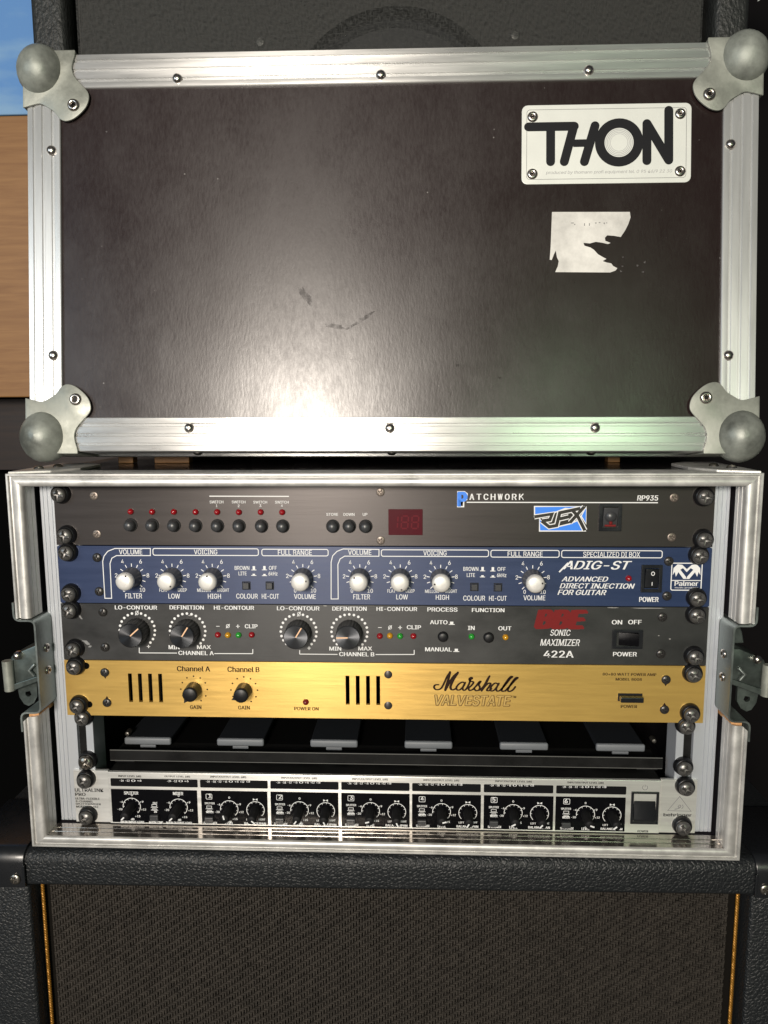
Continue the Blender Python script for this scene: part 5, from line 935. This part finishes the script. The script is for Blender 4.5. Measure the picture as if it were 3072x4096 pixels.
for (x, z), a in zip(D['u2_knob'], (20, 130, 5, 75, -35, 165, -95, 80)):
    z -= 1.5
    kb = place('knob', KB_, (x, 0, z), u); kc = place('knob_cap', KC_, (x, 0, z), kb)
    place('dot', KD_, (x+4.7*math.sin(R(a)), -16.8, z+4.7*math.cos(R(a))), kc)
for x, z in D['u2_btn']:
    b_ = part('push_button', grid_panel(x-3.1, x+3.1, z-3.1, z+3.1, -0.4, 0, [(x-2.5, x+2.5, z-2.5, z+2.5)]), 'black', u)
    part('button_cap', MB().box(x-2.3, x+2.3, -2.6, 1, z-2.3, z+2.3), 'button', b_, bevel=0.4)
led(u, *D['u2_led'], 'led_r')
x0, z1, x1, z0 = D['u2_sw']; o, xa, xb, za, zb = rocker(u, x0, x1, z0, z1)
m = MB(); outline(m, [((xa+xb)/2+1.1*math.cos(2*math.pi*k/16), zb-3.0+1.3*math.sin(2*math.pi*k/16)) for k in range(16)], 0.5, -3.75); ribbon(m, [((xa+xb)/2, za+2.6), ((xa+xb)/2, za+5.2)], 0.5, -2.6, rnd=False)
part('switch_marks', m, 'white', o)
for x, z in D['u2_fscr']: place('panel_screw', PSCR, (x, 0, z), u)
for k, i in enumerate((4, 5, 6, 7)): rack_screw(u, *SC[i], k=k+1)

# ------------------------------------------------------------------ unit 3: charcoal maximizer
u = unit('sound_maximizer', 3, 'charcoal rack sound processor with four black knobs and red logo, third unit down')
part('front_panel', MB().box(-241.3, 241.3, 0, 3, -133.1, -89.05), 'char', u, bevel=0.25); chassis(u, -89.1)
m = texts([('O',)+tuple(t[1:]) if t[0] == 'Ø' else tuple(t) for t in D['u3_txt']], TY)
for t in D['u3_txt']:
    if t[0] == 'Ø': ribbon(m, [(t[1]-t[3]*0.55, t[2]-t[4]*0.55), (t[1]+t[3]*0.55, t[2]+t[4]*0.55)], 0.5, TY-0.02, rnd=False)
part('lettering', m, 'white', u)
part('logo', texts([tuple(D['u3_bbe'][:6])+(3,)], TY), 'red', u)
m = MB()
for i, (x0, z0, x1, z1) in enumerate(D['u3_lines']): ribbon(m, [(x0, z0), (x1, z1)], 0.6, TY-0.006*(i % 4), rnd=False)
for i, (x, z) in enumerate(D['u3_knob']):
    for a in range(-135, 136, 15):
        if i in (0, 2) and a == 0: continue
        dx, dz = x+13.5*math.sin(R(a)), z+13.5*math.cos(R(a))
        m.add([(dx+1.0*math.cos(k*R(36)), TY, dz+1.0*math.sin(k*R(36))) for k in range(10)], [tuple(range(10))])
for x, z in D['u3_icon']:
    m.add([(x-1.2, TY, z-0.9), (x+1.2, TY, z-0.9), (x+1.2, TY, z+0.9), (x-1.2, TY, z+0.9)], [(0, 1, 2, 3)]); ribbon(m, [(x-2.2, z-1.25), (x+2.2, z-1.25)], 0.5, TY-0.01, rnd=False)
part('panel_print', m, 'white', u)
def knurled(r, n=48):
    vs = []; fs = []; ys = (-14.0, -13.2, -1.2, 0)
    for j, y in enumerate(ys):
        for k in range(n):
            rr = r*(1.0 if k % 2 else 0.965) if j in (1, 2) else r*0.95
            if j >= 2: rr *= 1.06
            vs.append((rr*math.cos(2*math.pi*k/n), y, rr*math.sin(2*math.pi*k/n)))
    for j in range(3):
        for k in range(n): fs.append((j*n+k, j*n+(k+1) % n, (j+1)*n+(k+1) % n, (j+1)*n+k))
    fs.append(tuple(range(n))); return MB().add(vs, fs)
KN = knurled(9.2).mesh('knob', 'knob_b')
KT_ = MB().lathe([(0.01, -14.9), (8.6, -14.9), (9.0, -14.6), (9.1, -13.9)], 48).mesh('knob_cap', 'knob_t', smooth=30)
for (x, z), a in zip(D['u3_knob'], (48, 33, 31, -91)):
    kb = place('knob', KN, (x, 0, z), u); kc = place('knob_cap', KT_, (x, 0, z), kb)
    m = MB(); w = 0.45; dx, dz = math.sin(R(a)), math.cos(R(a))
    m.add([(x-dz*w, -15.0, z+dx*w), (x+dz*w, -15.0, z-dx*w), (x+dx*8.4+dz*w, -15.0, z+dz*8.4-dx*w), (x+dx*8.4-dz*w, -15.0, z+dz*8.4+dx*w)], [(0, 1, 2, 3)])
    part('pointer', m, 'cream', kc)
for (x, z), c in zip(D['u3_led'], ('led_r', 'led_y', 'led_g', 'led_r', 'led_r', 'led_y', 'led_g', 'led_r', 'led_g', 'led_y')): led(u, x, z, c)
RB = MB().lathe([(0.01, -3.2), (2.6, -3.2), (3.6, -2.6), (3.9, -1.2), (4.0, 0)], 24).mesh('push_button', 'knob_b', smooth=50)
for x, z in D['u3_btn']: place('push_button', RB, (x, 0, z), u)
x0, z1, x1, z0 = D['u3_sw']
o = part('power_switch', grid_panel(x0, x1, z0, z1, -1.2, 0, [(x0+3.2, x1-3.2, z0+2.2, z1-2.2)]), 'plastic', u, bevel=0.35)
part('rocker', MB().sweep([[(x, y, z) for x, y in ((x0+3.4, 0.5), (x0+3.4, 0.2), ((x0+x1)/2, -0.8), (x1-3.4, -3.2), (x1-3.4, 1.5), (x0+3.4, 1.5))] for z in (z0+2.4, z1-2.4)]), 'gloss', o, bevel=0.4, seg=3, smooth=40)
for x, z in D['u3_fscr']: place('panel_screw', PSCR, (x, 0, z), u)
for k, i in enumerate((8, 9, 10, 11)): rack_screw(u, *SC[i], k=k)

MT['chip'] = mat('bare metal chip', (0.30, 0.29, 0.28), 0.5, 0.4)
for i, (x, z, w, h_, t_) in enumerate(((-229.5, -95.6, 1.2, 0.5, -0.8), (-226.5, -99.5, 2.6, 0.8, -1.0), (-223, -119.5, 3.2, 1.4, -0.6), (-220.5, -122.5, 1.6, 0.8, 0.2), (172, -89.6, 4.5, 0.35, 0), (197, -89.8, 13, 0.4, 0), (-40, -89.6, 1.6, 0.4, 0), (214, -113, 0.9, 0.6, 0), (-142, -97.5, 2.2, 0.5, 0.1), (206, -110.5, 0.7, 0.4, 0))):
    part('paint_chip', MB().add([(x_, -0.06, min(z_, -89.2)) for x_, z_ in blot(x, z, w, h_, i+60, t_)], [tuple(range(18))]), 'chip' if h_ < 0.7 else 'dim', u)

# ------------------------------------------------------------------ unit 4: gold power amplifier
u = unit('power_amplifier', 4, 'gold brushed rack power amplifier with vent slots and black script logo')
holes = []
for x0, z1, x1, z0 in D['u4_slot']: xm = (x0+x1)/2; holes.append((xm-1.5, xm+1.5, z0, z1))
holes = [(a, b, -166.4, -143.6) for a, b, _, _ in holes]
part('front_panel', grid_panel(-241.3, 241.3, -177.5, -133.55, 0, 3, holes), 'gold', u)
part('chassis', MB().box(-216, 216, 18, 230, -176.3, -134.8), 'void', u)
part('lettering', texts([tuple(t[:6])+(1,) for t in D['u4_txt']], TY), 'brownink', u)
m = MB()
for (x, z) in D['u4_knob']:
    for a in range(-150, 151, 30):
        dx, dz = x+10.2*math.sin(R(a)), z+10.4*math.cos(R(a)); m.add([(dx+0.65*math.cos(k*R(45)), TY, dz+0.65*math.sin(k*R(45))) for k in range(8)], [tuple(range(8))])
part('panel_print', m, 'brownink', u)
m = MB()
for i, st in enumerate(D['marsh']):
    p = catmull([tuple(q) for q in st], 5); n = len(p); ws = []
    for k in range(n):
        d = Vector(p[min(k+1, n-1)])-Vector(p[max(k-1, 0)]); d = d.normalized() if d.length > 1e-5 else Vector((1, 0))
        ws.append(0.52+0.40*max(0, abs(d.y)-0.2)*(1.35 if i in (1, 2, 3) else 0.8))
    ribbon(m, p, ws, TY-0.012*i)
part('logo', m, 'brownink', u)
t = tuple(D['u4_valve'])
t2 = (t[0], t[1], t[2], t[3]+1.4, t[4]+1.4, t[5], t[6])
part('outline_print', texts([(t[0], t[1]+0.12, t[2]-0.15, t[3]+0.2, t[4]+0.2, t[5], 2)], TY), 'goldink', u)  # printed brown outline behind the pale letters
part('logo_lettering', texts([t[:6]+(0,)], TY-0.06), 'goldlet', u)
KG = MB().lathe([(0.01, -12.6), (4.6, -12.5), (5.5, -11.8), (5.7, -10), (6.0, 0)], 28).mesh('knob', 'knob_b', smooth=50)
for (x, z), a in zip(D['u4_knob'], (-145, -115)):
    kb = place('knob', KG, (x, 0, z), u); dx, dz = math.sin(R(a)), math.cos(R(a))
    part('pointer', MB().prism([(x+dx*4-dz*2.2, z+dz*4+dx*2.2), (x+dx*7.8, z+dz*7.8), (x+dx*4+dz*2.2, z+dz*4-dx*2.2)], -12.0, -3), 'knob_b', kb)
led(u, *D['u4_led'], 'led_d')
HS = MB().lathe([(0.01, -0.5), (2.3, -0.5), (3.0, -0.2), (3.1, 0)], 20).mesh('panel_screw', 'brown', smooth=40)
for i, (x, z) in enumerate(D['u4_hole']):
    if i < 2: place('panel_screw', HS, (x, 0, z), u)
    else:
        hd = place('panel_screw', PSCR, (x, -0.1, z), u); s_ = 1 if i in (3, 5) else -1
        part('burr', MB().prism([(x-1.8, z+s_*2.2), (x, z+s_*5.2), (x+1.8, z+s_*2.2), (x+3.2, z), (x, z-s_*3.3), (x-3.2, z)], -0.14, 0.2), 'brownink', hd)
x0, z1, x1, z0 = D['u4_sw']
o = part('power_switch', MB().box(x0-0.6, x1+0.6, -0.3, 0.5, z0-0.4, z1+0.4), 'black', u)
part('rocker', MB().box(x0, x1, -6.5, -0.2, z0+0.6, z1-0.6), 'plastic', o, bevel=0.5)
for k, i in enumerate((12, 13, 14, 15)): rack_screw(u, *SC[i], k=k+1)
for i in (12, 13):
    x, z = SC[i]; part('mounting_slot', MB().prism(rrect(x+1, x+10.2, z-2.6, z+2.6, 2.5), -0.10, 0.2), 'void', u)

# ------------------------------------------------------------------ foot controller in the gap
fc = thing('foot_controller', (0, 20, -223.2), 'black foot controller with six grey pedals stored in the gap below the gold amplifier', 'foot controller')
part('base', MB().sweep([[(x, y, z) for y, z in ((15, -221.4), (15, -213.0), (15.6, -212.5), (17, -212.5), (17.6, -213.3), (17.6, -219.5), (150, -219.5), (150, -221.4))] for x in (-216.4, 218.4)]), 'chassis', fc, bevel=0.3)
part('deck', MB().box(-214, 216, 38, 150, -219.4, -216.5), 'void', fc, bevel=0.6)
for fx in (-205, 207): part('rubber_foot', MB().box(fx-8, fx+8, 16, 30, -223.2, -221.5), 'black', fc, bevel=0.4)
part('worn_edge', MB().tube([(-216, 15.1, -212.75), (218, 15.1, -212.75)], 0.32, 6), 'bolt', fc); part('worn_edge', MB().tube([(-216, 15.0, -221.3), (218, 15.0, -221.3)], 0.25, 6), 'bolt', fc)
part('rear_housing', MB().box(-214, 216, 92, 150, -216.4, -196), 'black', fc, bevel=1)
for k in range(6):
    xc = -191.0+k*76.2; o = None
    o = part('pedal', MB().box(xc-19.2, xc+19.2, 30, 34, -215.2, -209.2), 'pad', fc, bevel=1.5, seg=3, smooth=40)
    part('pedal_top', MB().prism([(xc-19, -210.0), (xc+19, -210.0), (xc+19, -213.5), (xc-19, -213.5)], 34.1, 86), 'padtop', o, bevel=0.8)
    part('tab', MB().box(xc-6.4, xc+6.4, 30.8, 33, -217.6, -215.3), 'pad', o, bevel=0.3)
    part('trim', MB().box(xc+21, xc+56, 90.6, 92, -208.7, -207.2), 'pad', fc) if k < 5 else None
for x in (-205, 219): part('side_screw', MB().lathe([(0.01, 33), (1.6, 33.4), (2.2, 35), (2.2, 40)], 14, (x-4 if x < 0 else x-2, -207.5)), 'screw_b', fc, smooth=50)
for i in (16, 17, 18, 19): rack_screw(case, *SC[i], y=3.2, k=i, bare=(i == 17))

# ------------------------------------------------------------------ unit 6: silver splitter mixer
u = unit('splitter_mixer', 6, 'silver and black rack splitter mixer with fourteen small knobs, bottom unit')
part('mounting_ear', MB().box(-240.2, -212.6, 1.0, 4.0, -266.2, -223.2), 'silver', u, bevel=0.2)
part('mounting_ear', MB().box(213.2, 240.2, 1.0, 4.0, -266.2, -223.2), 'silver', u, bevel=0.2)
part('front_panel', MB().box(-212.2, 212.8, -0.6, 2.4, -266.0, -223.4), 'silver', u, bevel=0.35)
part('chassis', MB().box(-212, 212.6, 2.5, 200, -265.6, -223.5), 'chassis', u)
FY = -0.72
for x0, z1, x1, z0 in D['u6_strip']: part('meter_strip', MB().prism(rrect(x0, x1, -234.9, -228.4, 0.8), FY, -0.5), 'strip', u)
for x0, z1, x1, z0 in D['u6_box']: part('control_field', MB().prism(rrect(x0, x1, -264.9, -237.3, 0.5), FY, -0.5), 'gloss', u)
ear_rows = [t for t in D['u6_dark'] if t[1] < -213 or t[1] > 214]; rows = [t for t in D['u6_dark'] if t not in ear_rows]
part('lettering', texts([tuple(t[:6])+(1,) for t in ear_rows], 0.9), 'ink', u); part('lettering', texts([tuple(t[:6])+(1,) for t in rows], -0.7), 'ink', u)
part('lettering', texts([tuple(t[:6])+(1,) for t in D['u6_txt']], FY-0.1), 'white', u)
m = MB(); FP = FY-0.12
for i, (x, z) in enumerate(D['u6_knob']):
    bal = i > 1 and i % 2
    a0, a1 = (-135, 135) if bal else (-100, 140)
    ribbon(m, arc(x, z, 6.9, a0, a1, 26), 0.45, FP, rnd=False)
    for a in range(-90, 136, 32): ribbon(m, [(x+5.7*math.sin(R(a)), z+5.7*math.cos(R(a))), (x+6.7*math.sin(R(a)), z+6.7*math.cos(R(a)))], 0.34, FP-0.01, rnd=False)
    if bal:
        for s_ in (-1, 1): m.add([(x, FP, z+8.6), (x+s_*1.8, FP, z+9.5), (x+s_*1.8, FP, z+7.7)], [(0, 1, 2)])
for i, (x, z) in enumerate(D['u6_btn']):
    zz = z+9.0 if i else z+8.4
    m2 = [(x-1.9, zz), (x-1.9, zz+1.8), (x+1.9, zz+1.8), (x+1.9, zz)]
    outline(m, m2, 0.32, FP); ribbon(m, [(x-2.8, zz-0.6), (x+2.8, zz-0.6)], 0.32, FP-0.01, rnd=False)
    outline(m, [(x-2.0, zz-2.4), (x-1.4, zz-1.6), (x+1.4, zz-1.6), (x+2.0, zz-2.4)], 0.32, FP); ribbon(m, [(x-2.8, zz-2.9), (x+2.8, zz-2.9)], 0.32, FP-0.01, rnd=False)
    if i:
        bx, bz = x+0.15, z+18.6; outline(m, rrect(bx-2.3, bx+2.3, bz-2.1, bz+2.1, 0.6), 0.36, FP)
part('panel_print', m, 'white', u)
SK = MB().lathe([(0.01, -16.0), (2.7, -15.9), (3.3, -15.3), (3.4, -8), (3.6, 0)], 22).mesh('knob', 'knob_k', smooth=50)
for i, ((x, z), a) in enumerate(zip(D['u6_knob'], (-135, -135, -15, 130, -145, 155, -105, 155, 75, -150, -120, -140, 110, -130))):
    kb = place('knob', SK, (x, -0.7, z), u); dx, dz = math.sin(R(a)), math.cos(R(a)); w = 0.5
    m = MB(); m.box(-w, w, -17.0, -16.2, 0.2, 3.3); m.v = [(x+px*dz+pz*dx, y, z-px*dx+pz*dz) for px, y, pz in m.v]
    part('pointer', m, 'white', kb)
for x, z in D['u6_btn']:
    b_ = part('push_button', MB().box(x-3.3, x+3.3, -3.4, -0.6, z-2.2, z+2.2), 'button', u, bevel=0.4)
x0, z1, x1, z0 = D['u6_sw']
o = part('power_switch', grid_panel(x0, x1, z0, z1, -1.6, -0.4, [(x0+2, x1-2, z0+2.4, z1-1.6)]), 'plastic', u, bevel=0.3)
part('rocker', MB().sweep([[(x, y, z) for y, z in ((0.2, z1-1.8), (0.0, z1-4), (-2.8, z0+5.0), (-2.6, z0+2.6), (1.5, z0+2.6), (1.5, z1-1.8))] for x in (x0+2.2, x1-2.2)]), 'plastic', o, bevel=0.4, seg=2, smooth=40)
px, pz = D['u6_pow']; m = MB(); ribbon(m, arc(px, pz, 1.9, 35, 325, 16), 0.45, -0.7, rnd=False); ribbon(m, [(px, pz+0.3), (px, pz+2.3)], 0.45, -0.71, rnd=False); part('power_symbol', m, 'dim', u)
m = MB(); tri = [tuple(p) for p in D['u6_tri']]; outline(m, tri, 0.55, 0.9)
tcx, tcz = sum(p[0] for p in tri)/3, sum(p[1] for p in tri)/3-0.3
ribbon(m, catmull([(tcx-1.2, tcz-0.3), (tcx-0.2, tcz+1.1), (tcx+1.0, tcz+0.6), (tcx+0.4, tcz-0.9), (tcx-1.6, tcz-1.9), (tcx-3.6, tcz-2.2)], 5), 0.6, 0.88, rnd=False)
ribbon(m, catmull([(tcx-1.2, tcz-0.3), (tcx-0.6, tcz-0.8), (tcx+0.1, tcz-0.1)], 5), 0.5, 0.86, rnd=False)
ribbon(m, catmull([(tcx+1.6, tcz-1.9), (tcx+2.6, tcz-0.2), (tcx+2.0, tcz+1.6)], 5), 0.45, 0.84, rnd=False)
part('emblem', m, 'dim', u)
for k, i in enumerate((20, 21, 22, 23)): rack_screw(u, *SC[i], y=1.0, k=k)
